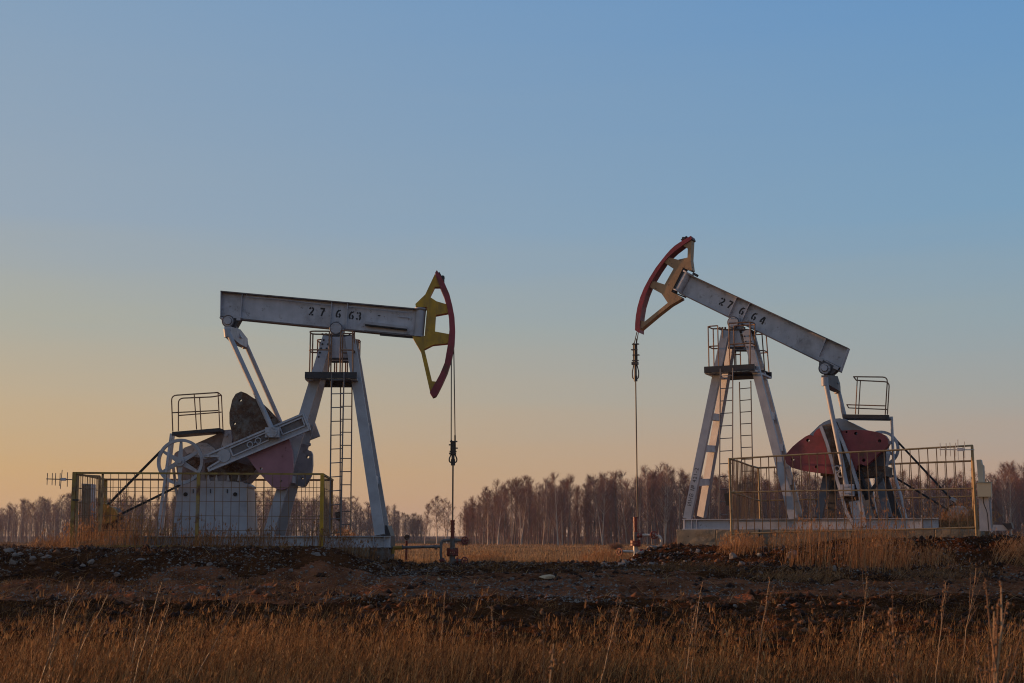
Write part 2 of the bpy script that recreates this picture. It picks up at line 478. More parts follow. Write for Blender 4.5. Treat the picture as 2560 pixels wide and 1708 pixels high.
def bearing(fr, root, px, py, w_half, r, m, name='saddle_bearing'):
    c = tz(fr, [(px, py)], -w_half)[0]
    mb = MB()
    mb.cyl((c[0], -w_half, c[1]), (c[0], w_half, c[1]), r, 24)
    mb.cyl((c[0], -w_half-0.02, c[1]), (c[0], -w_half, c[1]), r*0.93, 24)
    bolts(mb, c, r*0.78, -w_half-0.02, 6, 0.017)
    mb.prism([(c[0]-r*1.0, c[1]-r*1.1), (c[0]+r*1.0, c[1]-r*1.1), (c[0]+r*1.25, c[1]-r*0.2), (c[0]+r*.9, c[1]+r*.9), (c[0]-r*.9, c[1]+r*.9)], -w_half+0.1, w_half-0.1)
    o = mb.build(name, m, root, smooth=True)
    rg = MB(); rg.ring((c[0], -w_half, c[1]), (0, 1, 0), r*1.02, 0.014, 28, 6); rg.build('bearing_seal', M['dark_grey'], o)
    return o, c

def bridle(fr, root, top, clampy, boty, endy, cx, fan, m):
    """wire rope hanging from the head, carrier clamps, polished rod"""
    T = fr.P(cx, top, 0); Cc = fr.P(cx, clampy, 0); Bc = fr.P(cx, boty, 0); E = fr.P(cx, endy, 0)
    x = E.x
    mb = MB()
    for s in (-1, 1):
        mb.tube([(T.x + fan[0]*s*0.02, s*0.05, T.z), (x + s*fan[1]*0.5, s*0.03, Cc.z)], 0.014, 6)
    mb.build('wire_rope', M['cable'], root)
    L = Cc.z - Bc.z
    mb = MB()
    for s in (-1, 1):
        mb.tube([(x + s*0.045, 0, Cc.z + 0.12 + 0.06*s), (x + s*0.05, 0, Cc.z - L*0.35), (x + s*0.045, 0, Cc.z - L*0.55)], 0.022, 6)
    for k, (dl, dr) in enumerate(((0.08, 0.11), (0.11, 0.06), (0.07, 0.12), (0.09, 0.09))):
        z = Cc.z + 0.02 - k*L*0.16
        mb.box((x - dl, -0.05, z - 0.014), (x + dr, 0.05, z + 0.014))
    mb.tube([(x, 0, Cc.z), (x, 0, Bc.z)], 0.04, 8)
    for s in (-1, 1):
        mb.tube(rounded([(x + s*0.03, 0, Cc.z - L*0.5), (x + s*0.10, 0, Bc.z + L*0.2), (x + s*0.09, 0, Bc.z + 0.03), (x, 0, Bc.z)], 0.05), 0.018, 6)
    mb.box((x - 0.1, -0.06, Bc.z + L*0.42), (x + 0.08, 0.06, Bc.z + L*0.5))
    mb.cyl((x, 0, Bc.z - 0.06), (x, 0, Bc.z + 0.10), 0.055, 10)
    mb.build('rod_clamp', M['cable'], root)
    mb = MB()
    mb.tube([(x, 0, Bc.z + 0.1), (x, 0, E.z)], 0.02, 8)
    mb.build('polished_rod', M['steel'], root)
    return Vector((x, 0, E.z))

def tower_leg(fr, root, top, bot, w_top, w_bot, wd, dp, m, wd2=None):
    A = fr.P(*top, w_top); B = fr.P(*bot, w_bot)
    d = (B-A).normalized()
    mb = MB()
    n = (Vector((0, 1, 0)) - d*d.y).normalized(); u = d.cross(n).normalized()
    wd2 = wd2 or wd
    # channel: broad web on the outer face and two flanges behind it
    sg = -1 if w_bot < 0 else 1
    mb.bar(A + n*sg*dp/2, B + n*sg*dp/2, wd, 0.02, (0, 1, 0), wd2)
    for s in (-1, 1):
        mb.bar(A + u*s*(wd/2-0.01), B + u*s*(wd2/2-0.01), 0.02, dp-0.024, (0, 1, 0))
    mb.bar(A - n*sg*dp/2, B - n*sg*dp/2, wd, 0.02, (0, 1, 0), wd2)
    return mb.build('tower_leg', m, root), A, B

# ============================================================ left unit
LY = 32.5
o = at(840, 821, LY)
GL = 1.22
L = Frame(o.x, LY, GL, R(2.0))
pumpL = L.root('pumpjack')
tag(pumpL, 'grey pumpjack numbered 27663 with a yellow and dark red horsehead', 'pumpjack', 'pumpjacks')
g = M['grey']
bm_, (ta, tb, ba, bb) = ibeam(L, pumpL, 'walking_beam', [(551, 728), (1062, 774)], [(550, 792), (1053, 842)], g, hw=0.14,
        stiff=((0.106, 0.10), (0.545, 0.543), (0.622, 0.625)))
sl = math.atan2(tb[1]-ta[1], tb[0]-ta[0])
mb = MB()
mb.bar((ta[0]+0.01, 0, ta[1]), (ba[0]+0.01, 0, ba[1]), 0.02, 0.27); mb.build('end_plate', g, bm_)
stencil(L, bm_, [('2', (778.5, 778)), ('7', (806, 780.5)), ('6', (846, 784.5)), ('6', (878.5, 788.5)), ('3', (896.5, 790.5))], sl, -0.0155, 0.215, M['stencil'])
mb = MB()
for pts in ([(616, 736), (617, 742), (700, 748.5), (827, 763)], [(869, 766), (1025, 781), (1030, 778), (1030.5, 773)]):
    mb.tube(rounded([L.P(x, y, -0.10) for x, y in pts], 0.06), 0.008, 5)
mb.tube(rounded([L.P(x, y, -0.05) for x, y in ((996, 793), (996, 791), (1024, 794.5), (1024, 797))], 0.02), 0.01, 5)
mb.tube([L.P(x, y, -0.04) for x, y in ((893, 816), (905, 801), (908, 785))], 0.006, 4)
mb.build_each('conduit', g, bm_)
mb = MB()
mb.prism(tz(L, [(912, 803), (1018, 816), (1018, 822), (912, 810)], -0.13), -0.13, -0.02)
mb.build('cable_tray', M['pale'], bm_)
mb = MB()
mb.prism(tz(L, [(912.5, 810.4), (1017.5, 822.4), (1017, 825), (912.5, 813.5)], -0.125), -0.125, -0.02)
mb.prism(tz(L, [(944, 789), (947, 787.8), (950, 788.5), (952.5, 790), (948, 791), (944.5, 790.3)], -0.017), -0.017, -0.0125)
mb.build_each('black_strip', M['black'], bm_)  # black underside of the tray, and the slot in the web
# round column that carries the head
A, B = L.P(1052, 772, -0.13), L.P(1046, 838, -0.13)
A.y = B.y = 0
mb = MB(); mb.cyl(A, B, 0.135, 28); mb.cyl(A + (A-B).normalized()*0.03, A, 0.17, 24); mb.cyl(B, B - (A-B).normalized()*0.03, 0.17, 24)
mb.build('head_column', M['pale'], bm_, smooth=True)
mb = MB(); mb.bar(L.P(950, 836, -0.05), L.P(1052, 845, -0.05), 0.06, 0.08); mb.bar(L.P(910, 828, 0), L.P(1025, 839, 0), 0.04, 0.05)
mb.build_each('head_latch', M['dark'], bm_)
# head
c2 = lambda pts: crop(800, 640, pts)
c5 = lambda pts: crop(700, 880, pts)
arc_out = c2([(1715,205),(1775,300),(1830,400),(1900,560),(1945,740),(1975,900),(1985,1080),(1975,1300),(1942,1480),(1918,1568)]) + [(1119,931),(1107,958),(1096,980),(1090,990),(1082,993)]
arc_in = c2([(1690,245),(1742,400),(1822,590),(1868,750),(1892,900),(1900,1080),(1885,1250),(1830,1568)]) + [(1100,935),(1085,963),(1074.5,981)]
outline = c2([(1688,262),(1545,565),(1400,705),(1405,745),(1572,750),(1535,1180),(1352,1180),(1470,1385)]) + c5([(2070,0),(2200,575),(2250,560),(2345,380),(2290,435),(2232,430),(2130,0)]) + \
    c2([(1530,1370),(1655,1305),(1900,1280),(1912,1150),(1685,1108),(1700,868),(1905,830),(1880,715),(1710,665),(1612,600),(1685,452),(1772,452),(1728,370)])
hdL = horsehead(L, pumpL, outline, arc_out, arc_in, None, M['yellow'])
mb = MB(); p = L.P(1107, 695, 0)
mb.cyl(p + Vector((0, -0.1, 0)), p + Vector((0, 0.1, 0)), 0.05, 10); mb.bar(L.P(1097, 684, 0), L.P(1109, 706, 0), 0.05, 0.3); mb.tube([p, p + Vector((0.04, 0, -0.09))], 0.012, 5)
mb.build('rope_anchor', M['dark'], hdL)
bearing(L, pumpL, 840, 821, 0.28, 0.152, M['pale'])
# tower
mb = MB()
mb.prism(tz(L, [(808, 838), (882, 838), (882, 841), (808, 841)], -0.3), -0.34, 0.34)
for x in (806, 815, 874, 882):
    mb.cyl(L.P(x, 838, -0.24), L.P(x, 833.5, -0.24), 0.025, 8)
mb.build('saddle_plate', M['dark'], pumpL)
for sg in (-1, 1):
    mb = MB()
    mb.prism(tz(L, [(832, 842), (861, 842), (874, 895), (823, 895)], -0.32), sg*0.33, sg*0.30)
    mb.build('gusset', g, pumpL)
    mb = MB(); mb.prism(tz(L, [(823, 894.6), (874, 894.6), (874, 899), (823, 899)], -0.32), sg*0.335, sg*0.25); mb.build_each('cross_tie', M['dark'], pumpL)
legs = []
for (tp, bt) in (((820, 842), (671, 1338)), ((875, 842), (950, 1338))):
    nl, A, B = tower_leg(L, pumpL, tp, bt, -0.36, -0.98, 0.25, 0.14, M['pale'])
    fo, A2, B2 = None, Vector((A.x, 0.36, A.z)), Vector((B.x, 0.98, B.z))
    d = (B2-A2).normalized(); mb = MB(); mb.bar(A2, B2, 0.26, 0.14); mb.build('tower_leg', M['pale'], pumpL)
    legs.append((A, B, A2, B2))
    for k in (0.45, 0.72):
        P1, P2 = A.lerp(B, k), A2.lerp(B2, k)
        m2 = MB(); m2.bar(P1, P2, 0.15, 0.18, (0, 0, 1)); m2.build('leg_brace', g, pumpL)
mb = MB()
A, B = legs[0][0], legs[0][1]
for i in range(5):
    for s in (-1, 1):
        if s == 1 and i > 2: continue
        p = A.lerp(B, 0.02 + 0.022*i) + Vector((s*0.07, -0.092, 0))
        mb.cyl(p, p + Vector((0, 0.004, 0)), 0.026, 10)
mb.build_each('bolt_hole', M['black'], pumpL)
# tower work platform
zf = L.P(800, 930, -1.0).z
t0, t1 = L.P(762, 936, -1.0).x, L.P(892, 936, -1.0).x
mb = MB()
for w in (-1.0, 0.92):
    mb.box((t0, w, zf-0.16), (t1, w+0.08, zf))
mb.build_each('platform_beam', M['dark'], pumpL)
mb = MB()
for ta_, tb_ in ((t0-0.0, t0+0.16), (t1-0.16, t1+0.0)):
    mb.bar((0.5*(ta_+tb_), -0.92, zf-0.16), (0.5*(ta_+tb_), 0.92, zf-0.16), 0.05, 0.16, (1, 0, 0))
mb.build_each('platform_bracket', M['grey'], pumpL)
mb = MB()
for sg in (-1, 1):
    mb.box((t0+0.05, sg*0.62-0.28, zf-0.035), (t1-0.05, sg*0.62+0.28, zf-0.01))
mb.build_each('deck', M['dark'], pumpL)
tl, tr = t0+0.06, t1-0.06
platform_rails(L, pumpL, [(tl+0.52, tl+0.02, -0.95, -0.45, zf, (1.03, 0.56), 0.0), (tl+0.52, tl+0.04, 0.95, 0.45, zf, (1.03, 0.56), 0.0),
                          (tr-0.36, tr-0.02, -0.95, -0.45, zf, (1.05, 0.56), -0.03), (tr-0.36, tr-0.02, 0.95, 0.45, zf, (1.03, 0.56), 0.0)], M['rail'])
ladder(L, pumpL, (829, 930), (824, 1348), (860, 930), (851.5, 1345), -1.06, 12, M['ladder'])
ladder(L, pumpL, (851.5, 964), (849.5, 1325), (880, 964), (876.5, 1325), 1.0, 11, M['ladder'])
mb = MB(); mb.prism(tz(L, [(837, 1281), (849, 1279), (853, 1300), (849, 1303), (841, 1301)], 0.8), 0.8, 0.92); mb.build('junction_box', M['rust'], pumpL)
# skid
zt = L.P(700, 1340, -1.1).z; zb = L.P(700, 1369, -1.1).z
x0, x1 = L.P(258, 1340, -1.1).x, L.P(976, 1340, -1.1).x
for sg in (-1, 1):
    mb = MB()
    mb.box((x0, sg*1.0-0.1, zt-0.02), (x1, sg*1.0+0.1, zt)); mb.box((x0, sg*1.0-0.1, zb), (x1, sg*1.0+0.1, zb+0.02)); mb.box((x0, sg*1.0-0.01, zb+0.02), (x1, sg*1.0+0.01, zt-0.02))
    for x in (x1-0.42, x1-0.15):
        mb.box((x, sg*1.0-0.1, zb+0.02), (x+0.015, sg*1.0-0.012, zt-0.02))
    mb.build('skid_beam', M['grey'], pumpL)
mb = MB()
for x in (x0+0.2, x0+2.2, x0+4.2, x1-0.3):
    mb.box((x, -0.9, zb+0.03), (x+0.15, 0.9, zt-0.03))
mb.box((x1-0.25, -0.9, zt+0.002), (x1-0.02, 0.9, zt+0.03))
mb.build_each('cross_beam', M['dark'], pumpL)
mb = MB(); mb.prism(tz(L, [(963, 1313), (968, 1314), (977, 1340), (977, 1372), (970, 1372), (962, 1340)], -0.9), -0.9, 0.95); mb.build('end_guard', M['dark'], pumpL)
# pedestal and gearbox
mb = MB()
a = L.P(446, 1218, -0.62); b = L.P(616, 1218, -0.62); c = L.P(618, 1339, -0.85); d = L.P(430, 1339, -0.85)
vs = {}
for i, (p, wz) in enumerate(((a, .62), (b, .62), (c, .85), (d, .85))):
    vs[i] = [mb.bm.verts.new((p.x, -wz, p.z)), mb.bm.verts.new((p.x, wz, p.z))]
for f in ([vs[i][0] for i in range(4)], [vs[i][1] for i in range(4)]): mb.bm.faces.new(f)
for i in range(4):
    j = (i+1) % 4; mb.bm.faces.new((vs[i][0], vs[j][0], vs[j][1], vs[i][1]))
ped = mb.build('pedestal', M['pale'], pumpL)
mb = MB()
for x in (464, 588):
    p = L.P(x, 1236, -0.66); mb.cyl(p + Vector((0, -0.02, 0)), p + Vector((0, 0.06, 0)), 0.05, 14)
for x in (483, 526, 568):
    mb.bar(L.P(x, 1223, -0.655), L.P(x, 1233, -0.665), 0.018, 0.02)
mb.build_each('lifting_hole', M['black'], ped)
mb = MB()
mb.prism(tz(L, [(440, 1206), (446, 1200), (606, 1205), (612, 1208), (620, 1214), (619, 1219), (440, 1218)], -0.6), -0.62, 0.62)
mb.build('bed_plate', M['grey'], pumpL)
mb = MB()
mb.prism(tz(L, crop(400, 950, [(205,1110),(215,1075),(250,1050),(330,1020),(850,790),(960,735),(1040,728),(1090,770),(1100,900),(1290,1120),(1430,1300),(1300,1440),(1250,1502),(275,1492),(240,1300),(225,1130)]), -0.5), -0.5, 0.5)
gb = mb.build('gearbox', M['gbox'], pumpL)
mb = MB()
mb.prism(tz(L, crop(400, 950, [(520,935),(600,920),(680,925),(800,1005),(830,1100),(700,1150),(420,1120),(340,1000)]), -0.55), -0.55, -0.5)
mb.prism(tz(L, crop(400, 950, [(895,990),(960,745),(1035,740),(1060,860),(1050,960)]), -0.56), -0.56, -0.4)
p = L.P(400+975/5.87, 950+808/5.87, -0.56); mb.cyl(p, p + Vector((0, -0.05, 0)), 0.045, 10)
for k in (470, 700, 820, 990, 1150):
    mb.prism(tz(L, crop(400, 950, [(k, 1400), (k+14, 1400), (k+30, 1480), (k-16, 1480)]), -0.58), -0.58, -0.5)
mb.build_each('gearbox_rib', M['grey'], gb)
mb = MB(); mb.prism(tz(L, [(512,1158),(560,1150),(640,1166),(642,1172),(616,1200),(575,1207),(566,1185),(512,1196)], -0.52), -0.52, -0.5); mb.build('gearbox_patch', M['rust'], gb)  # dark brown patch laid over the gearbox face near the crank
p = L.P(482, 1152, -0.5); mb = MB(); mb.cyl(p, p + Vector((0, -0.05, 0)), 0.2, 20); mb.cyl(p + Vector((0, -0.05, 0)), p + Vector((0, -0.09, 0)), 0.11, 16); mb.build('recess_disc', M['rust'], gb)  # raised dark disc, painting the shade of a recess behind the wheel
# shaft, wheel, belts, motor
fc = tz(L, [(451, 1154.5)], -1.0)[0]
wheel(L, pumpL, fc, -1.0, 0.525, M['pale'])
mb = MB()
mb.bar(L.P(402, 1128, -0.98), L.P(268, 1264, -0.98), 0.045, 0.09)
mb.bar(L.P(450, 1213, -0.98), L.P(290, 1292, -0.98), 0.045, 0.09)
mb.build_each('drive_belt', M['black'], pumpL)
mb = MB()
mb.prism(tz(L, [(252, 1266), (262, 1258), (270, 1263), (285, 1272), (293, 1285), (289, 1298), (276, 1306), (256, 1310), (240, 1300)], -1.05), -1.05, -0.85)
mo = mb.build('belt_guard', M['gold'], pumpL)
mb = MB(); p = L.P(268, 1288, -0.8); mb.cyl(p, p + Vector((0, 0.75, 0)), 0.2, 18); mb.box((p.x-0.25, p.y+0.05, p.z-0.34), (p.x+0.25, p.y+0.7, p.z-0.15))
mb.build('motor', M['dark'], pumpL)
# crank, weights
crank = crop(400, 950, [(625,1112),(2100,480),(2125,500),(2212,735),(1700,935),(708,1352),(690,1290),(862,1190),(900,1140),(880,1122),(640,1162)])
ck = plate(L, pumpL, 'crank', crank, -1.26, -1.13, M['pale'], holes=((400+1945/5.87, 950+685/5.87, 0.045),))
mb = MB()
mb.prism(tz(L, crop(400, 950, [(1035,1010),(1560,785),(1590,872),(1080,1100)]), -1.268), -1.268, -1.255)
mb.prism(tz(L, crop(400, 950, [(1770,700),(2075,570),(2110,662),(1810,785)]), -1.268), -1.268, -1.255)
mb.build_each('crank_recess_shade', M['flange'], ck)  # dark plates on the crank face that paint the shade of its recesses
mb = MB()
def frame_strip(fr, mb, pts, w0, w1, wd):
    q = tz(fr, pts, w0)
    for p, r_ in zip(q, q[1:] + q[:1]):
        mb.bar((p[0], (w0+w1)/2, p[1]), (r_[0], (w0+w1)/2, r_[1]), wd, abs(w1-w0))
frame_strip(L, mb, crop(400, 950, [(1025,1000),(1570,765),(1600,880),(1070,1115)]), -1.31, -1.26, 0.03)
frame_strip(L, mb, crop(400, 950, [(1755,690),(2085,550),(2125,670),(1800,800)]), -1.31, -1.26, 0.03)
frame_strip(L, mb, crop(400, 950, [(645,1118),(2095,500),(2190,728),(720,1330),(705,1290),(880,1185),(880,1122)]), -1.31, -1.26, 0.04)
mb.build('crank_edge', g, ck)
mb = MB()
for (x, y) in ((1320, 950), (1440, 893)):
    p = L.P(400+x/5.87, 950+y/5.87, -1.3); mb.ring(p, (0, 1, 0), 0.066, 0.018, 18, 6)
mb.tube([L.P(400+x/5.87, 950+y/5.87, -1.32) for x, y in ((1380, 925), (1400, 915))], 0.02, 6)
mb.build_each('shackle', M['pale'], ck)
p = L.P(400+940/5.87, 950+1110/5.87, -1.26)
mb = MB(); mb.cyl(p + Vector((0, -0.04, 0)), p + Vector((0, 2.2, 0)), 0.16, 28); mb.build('crank_shaft', M['pale'], pumpL, smooth=True)
# far crank: the same plate pushed to the far side
def shift(poly, dw): return poly
mb = MB(); q = tz(L, crank, -1.06); mb.prism(q, 0.90, 1.06); mb.build('crank', M['pale'], pumpL)
rusty = crop(400, 950, [(1090,900),(1075,840),(1020,640),(1018,480),(1060,290),(1110,205),(1190,168),(1270,198),(1400,285),(1450,330),(1560,430),(1640,520),(1748,603),(1720,640),(1600,700)])
plate(L, pumpL, 'counterweight', rusty, -1.125, -0.93, M['rust'], holes=((400+1180/5.87, 950+297/5.87, 0.034), (400+1092/5.87, 950+640/5.87, 0.034), (400+1648/5.87, 950+560/5.87, 0.034)))['label'] = 'rusty upper counterweight plate'
pink = [(617, 1141), (638, 1170), (652, 1187), (666, 1202), (680, 1217), (692, 1223), (706, 1224.5), (719, 1220), (727, 1203), (733, 1167), (731, 1130), (722, 1098), (700, 1085), (650, 1120)]
plate(L, pumpL, 'counterweight', pink, -1.125, -0.93, M['pink'], holes=((652.5, 1172, 0.034), (702.5, 1203, 0.026)))['label'] = 'faded maroon lower counterweight plate'
# far-side weights, seen between the legs
def far(pts, w=0.78):
    return pts
farp = crop(400, 950, [(1960,900),(2140,890),(2195,920),(2200,950),(2160,975),(2150,1000),(2170,1030),(2215,1045),(2232,1090),(2235,1250),(2215,1400),(2170,1490),(2110,1570)]) + crop(400, 1160, [(2130,325),(2080,338),(2020,325),(1960,280),(1900,200),(1880,0)])
plate(L, pumpL, 'counterweight', farp, 0.62, 0.90, M['gbox'], holes=((400+2168/5.87, 950+1130/5.87, 0.04), (400+2087/5.87, 1160+215/5.87, 0.03)))
farup = crop(400, 950, [(1100,880),(1330,300),(1380,270),(1440,290),(1560,400),(1750,600),(1700,800)])
plate(L, pumpL, 'counterweight', farup, 0.62, 0.90, M['rust'])
# equaliser and pitmans
mb = MB()
mb.prism(tz(L, [(550, 789), (600, 793), (600, 797), (590, 815), (588, 826), (557, 803)], -0.2), -0.16, 0.16)
mb.build('tail_bearing_bracket', M['dark'], pumpL)
c = tz(L, [(570, 803)], -0.22)[0]
mb = MB(); mb.cyl((c[0], -0.22, c[1]), (c[0], 0.22, c[1]), 0.145, 24); mb.cyl((c[0], -0.28, c[1]), (c[0], -0.22, c[1]), 0.09, 18)
tb_ = mb.build('tail_bearing', M['pale'], pumpL, smooth=True)
mb = MB(); mb.ring((c[0], -0.22, c[1]), (0, 1, 0), 0.147, 0.014, 28, 6); mb.ring((c[0], -0.225, c[1]), (0, 1, 0), 0.092, 0.009, 20, 6); mb.build_each('bearing_seal', M['dark_grey'], tb_)
mb = MB()
mb.box((ba[0], -0.2, ba[1]-0.045), (ba[0]+0.56, 0.2, ba[1]-0.014)); 
for tt in (0.1, 0.48):
    mb.box((ba[0]+tt-0.05, -0.21, ba[1]-0.10), (ba[0]+tt+0.05, -0.15, ba[1]-0.02))
mb.build('tail_clamp', M['pale'], pumpL)
en, ef = L.P(567, 829, -1.05), None
c3 = Vector((c[0]+0.02, 0, en.z - 0.03))
mb = MB()
mb.bar((en.x+0.02, -1.08, en.z), (en.x+0.05, 0, en.z+0.03), 0.24, 0.16, (1, 0, 0), 0.38, 0.2)
ef = L.P(611, 858, 1.05)
mb.bar((en.x+0.05, 0, en.z+0.03), (ef.x, 1.08, ef.z), 0.38, 0.2, (1, 0, 0), 0.24, 0.16)
mb.prism([(c[0]-0.12, c[1]+0.02), (c[0]+0.12, c[1]+0.02), (en.x+0.2, en.z), (en.x-0.1, en.z)], -0.1, 0.1)
mb.build('equalizer', M['grey'], pumpL)
wp = L.P(682, 1082, -1.36)
for sg in (-1, 1):
    mb = MB()
    e_ = en if sg < 0 else ef
    mb.tube([(e_.x+0.03, sg*1.06, e_.z-0.02), (wp.x-0.02, -1.40 if sg < 0 else 1.14, wp.z+0.1)], 0.062, 12)
    mb.cyl((e_.x+0.03, sg*1.06, e_.z-0.14), (e_.x+0.0, sg*1.06, e_.z+0.06), 0.085, 12)
    pt = mb.build('pitman', M['pale'], pumpL, smooth=True)
    mb = MB(); wy = -1.40 if sg < 0 else 1.14; mb.box((wp.x-0.17, wy-0.09, wp.z-0.12), (wp.x+0.17, wy+0.09, wp.z+0.12)); mb.cyl((wp.x, wy+sg*0.13, wp.z), (wp.x, sg*0.95, wp.z), 0.125, 20); bolts(mb, (wp.x, wp.z), 0.09, wy-0.13, 6)
    mb.build('wrist_pin_bearing', M['grey'], pt)
# brake platform at the back end
zq = L.P(430, 1080, -1.05); zr = L.P(549, 1070, -1.05)
mb = MB(); mb.prism([(zq.x, zq.z), (zr.x, zr.z), (zr.x, zr.z-0.08), (zq.x, zq.z-0.08)], -1.05, -0.25)
plf = mb.build('rear_platform', M['dark'], pumpL)
def rear_rails(fr, parent, w, pts, mids, posts, m, r=0.017):
    mb = MB()
    mb.tube(rounded([fr.P(x, y, w) for x, y in pts], 0.13), r, 6)
    for a_, b_ in mids: mb.tube([fr.P(*a_, w), fr.P(*b_, w)], r*0.9, 6)
    for a_, b_ in posts: mb.tube([fr.P(*a_, w), fr.P(*b_, w)], r*0.9, 6)
    return mb
mb = rear_rails(L, plf, -1.03, [(432, 1079), (428.5, 989), (545, 981.5)], [((431, 1032), (545, 1026.5))], [((485.5, 986), (491.5, 1074)), ((545, 981.5), (549.5, 1071))], M['dark'])
mb.build('guard_rail', M['rail'], plf)
mb = rear_rails(L, plf, -0.30, [(446, 1078), (446, 996), (531, 992.5), (553, 988.5)], [((446.5, 1039), (553.5, 1030.5))], [((499, 994), (503, 1074)), ((553.5, 988.5), (557.5, 1076))], M['dark'])
mb.tube([L.P(545, 981.5, -1.03), L.P(553.5, 988.5, -0.30)], 0.015, 6)
mb.build('guard_rail', M['rail'], plf)
for (a_, b_, w) in (((428.5, 1084), (404, 1262), -1.0), ((434, 1086), (413, 1262), -0.4), ((432, 1160), (442, 1235), -0.6)):
    mb = MB(); A = L.P(*a_, w); B = L.P(*b_, w); d = (B-A); B = A + d*((A.z - zt)/(-d.z)); mb.bar(A, B, 0.06, 0.06); mb.build('platform_post', M['grey'], plf)
endL = bridle(L, pumpL, 868, 1106, 1158, 1306, 1131.5, (1.5, 0.10), M['cable'])
# ============================================================ right unit
RY = 35.5
o = at(1835, 806, RY)
GR = 1.34
Q = Frame(o.x, RY, GR, R(-25.0))
pumpR = Q.root('pumpjack')
tag(pumpR, 'grey pumpjack numbered 27664 with tan horsehead raised and red counterweights', 'pumpjack', 'pumpjacks')
r1 = lambda pts: crop(1550, 570, pts)
r2 = lambda pts: crop(1800, 730, pts)
r3 = lambda pts: crop(1560, 800, pts)
r5 = lambda pts: crop(1940, 920, pts)
r6 = lambda pts: crop(1900, 1140, pts)
r4 = lambda pts: crop(1680, 1060, pts)
bmr, (ta, tb, ba, bb) = ibeam(Q, pumpR, 'walking_beam', [(1720, 685.3), (2120, 871)], [(1697, 732), (2100, 929)], g, hw=0.14,
        stiff=((0.318, 0.317), (0.400, 0.398), (0.870, 0.865)))
sl = math.atan2(tb[1]-ta[1], tb[0]-ta[0])
mb = MB(); mb.bar((tb[0]-0.01, 0, tb[1]), (bb[0]-0.01, 0, bb[1]), 0.02, 0.27); mb.build('end_plate', g, bmr)
stencil(Q, bmr, [('2', (1805.5, 754)), ('7', (1825, 762)), ('6', (1855, 777.5)), ('6', (1885.5, 791)), ('4', (1906, 801))], sl, -0.0155, 0.22, M['stencil'])
A, B = Q.P(1716, 683, -0.13), Q.P(1693, 726, -0.13)
A.y = B.y = 0
mb = MB(); mb.cyl(A, B, 0.135, 28); mb.cyl(A + (A-B).normalized()*0.04, A, 0.18, 24); mb.cyl(B, B - (A-B).normalized()*0.03, 0.18, 24)
mb.build('head_column', M['grey'], bmr, smooth=True)
mb = MB(); mb.prism(tz(Q, r1([(925,580),(965,598),(800,955),(750,938)]), -0.11), -0.11, 0.11); mb.build('column_back_plate', M['dark'], bmr)  # dark plate closing the gap, standing in for the head's inside face
mb = MB()
mb.bar(Q.P(1733, 684, 0), Q.P(1744, 690, 0), 0.07, 0.12)
mb.bar(Q.P(1685, 732, -0.05), Q.P(1715, 744, -0.05), 0.035, 0.06)
mb.build_each('head_latch', M['dark'], bmr)
arc_out = r1([(1040,116),(960,160),(880,208),(800,262),(740,318),(680,385),(600,485),(520,590),(430,735),(350,885),(295,1020),(255,1160),(232,1290),(222,1400),(219,1500),(250,1525),(288,1543)])
arc_in = r1([(1056,160),(1000,200),(918,256),(800,345),(710,428),(640,508),(560,625),(460,790),(425,860),(375,985),(325,1150),(300,1300),(292,1430),(288,1540)])
outline = r1([(1052,162),(1036,455),(1058,622),(1030,628),(925,583),(752,937),(900,1012),(905,1040),(740,1135),(560,1275),(292,1500),(280,1440),(285,1348),(360,1376),(700,1100),(610,965),(410,855),(440,762),(655,830),(785,600),(630,495),(690,425),(850,466),(990,435),(995,298),(905,252),(985,198)])
hdR = horsehead(Q, pumpR, outline, arc_out, arc_in, None, M['tan'], hw=0.14, harc=0.19)
mb = MB(); p = Q.P(1710, 597, 0); mb.cyl(p + Vector((0, -0.09, 0)), p + Vector((0, 0.09, 0)), 0.04, 10); mb.bar(Q.P(1704, 601, 0), Q.P(1718, 592, 0), 0.04, 0.1)
p = Q.P(1731, 600, 0); mb.cyl(p + Vector((0, -0.15, 0)), p + Vector((0, 0.15, 0)), 0.05, 12)
mb.build('rope_anchor', M['dark'], hdR)
bearing(Q, pumpR, 1833, 806, 0.28, 0.155, M['pale'])
mb = MB()
mb.prism(tz(Q, [(1802, 823), (1877, 823), (1877, 826.5), (1802, 826.5)], -0.3), -0.34, 0.34)
for x in (1799, 1806, 1813, 1861, 1876):
    mb.cyl(Q.P(x, 825, -0.24), Q.P(x, 818, -0.24), 0.03, 8)
mb.build('saddle_plate', M['dark'], pumpR)
for sg in (-1, 1):
    mb = MB(); mb.prism(tz(Q, [(1826, 827), (1848, 827), (1858, 868), (1820, 868)], -0.32), sg*0.33, sg*0.30); mb.build('gusset', g, pumpR)
    mb = MB(); mb.prism(tz(Q, [(1820, 868), (1858, 868), (1858, 872), (1820, 872)], -0.32), sg*0.335, sg*0.25); mb.build_each('cross_tie', M['dark'], pumpR)
legsR = []
for (tp, bt) in (((1815, 828), (1719, 1298)), ((1866, 828), (1984, 1298))):
    nl, A, B = tower_leg(Q, pumpR, tp, bt, -0.36, -0.98, 0.215, 0.14, M['pale'])
    A2, B2 = ((Q.P(1833, 832, .36), Q.P(1754, 1292, .98)) if bt[0] < 1800 else (Q.P(1876, 832, .36), Q.P(1996, 1292, .98)))
    mb = MB(); mb.bar(A2, B2, 0.24, 0.14, (0.4 if bt[0] < 1800 else 0, 1, 0)); mb.build('tower_leg', M['pale'], pumpR)
    legsR.append((A, B, A2, B2))
    for k in (0.46, 0.63, 0.81):
        P1, P2 = A.lerp(B, k), A2.lerp(B2, k)
        m2 = MB(); m2.bar(P1, P2, 0.16, 0.19, (0, 0, 1)); m2.build('leg_brace', g, pumpR)
mb = MB()
A, B = legsR[1][0], legsR[1][1]
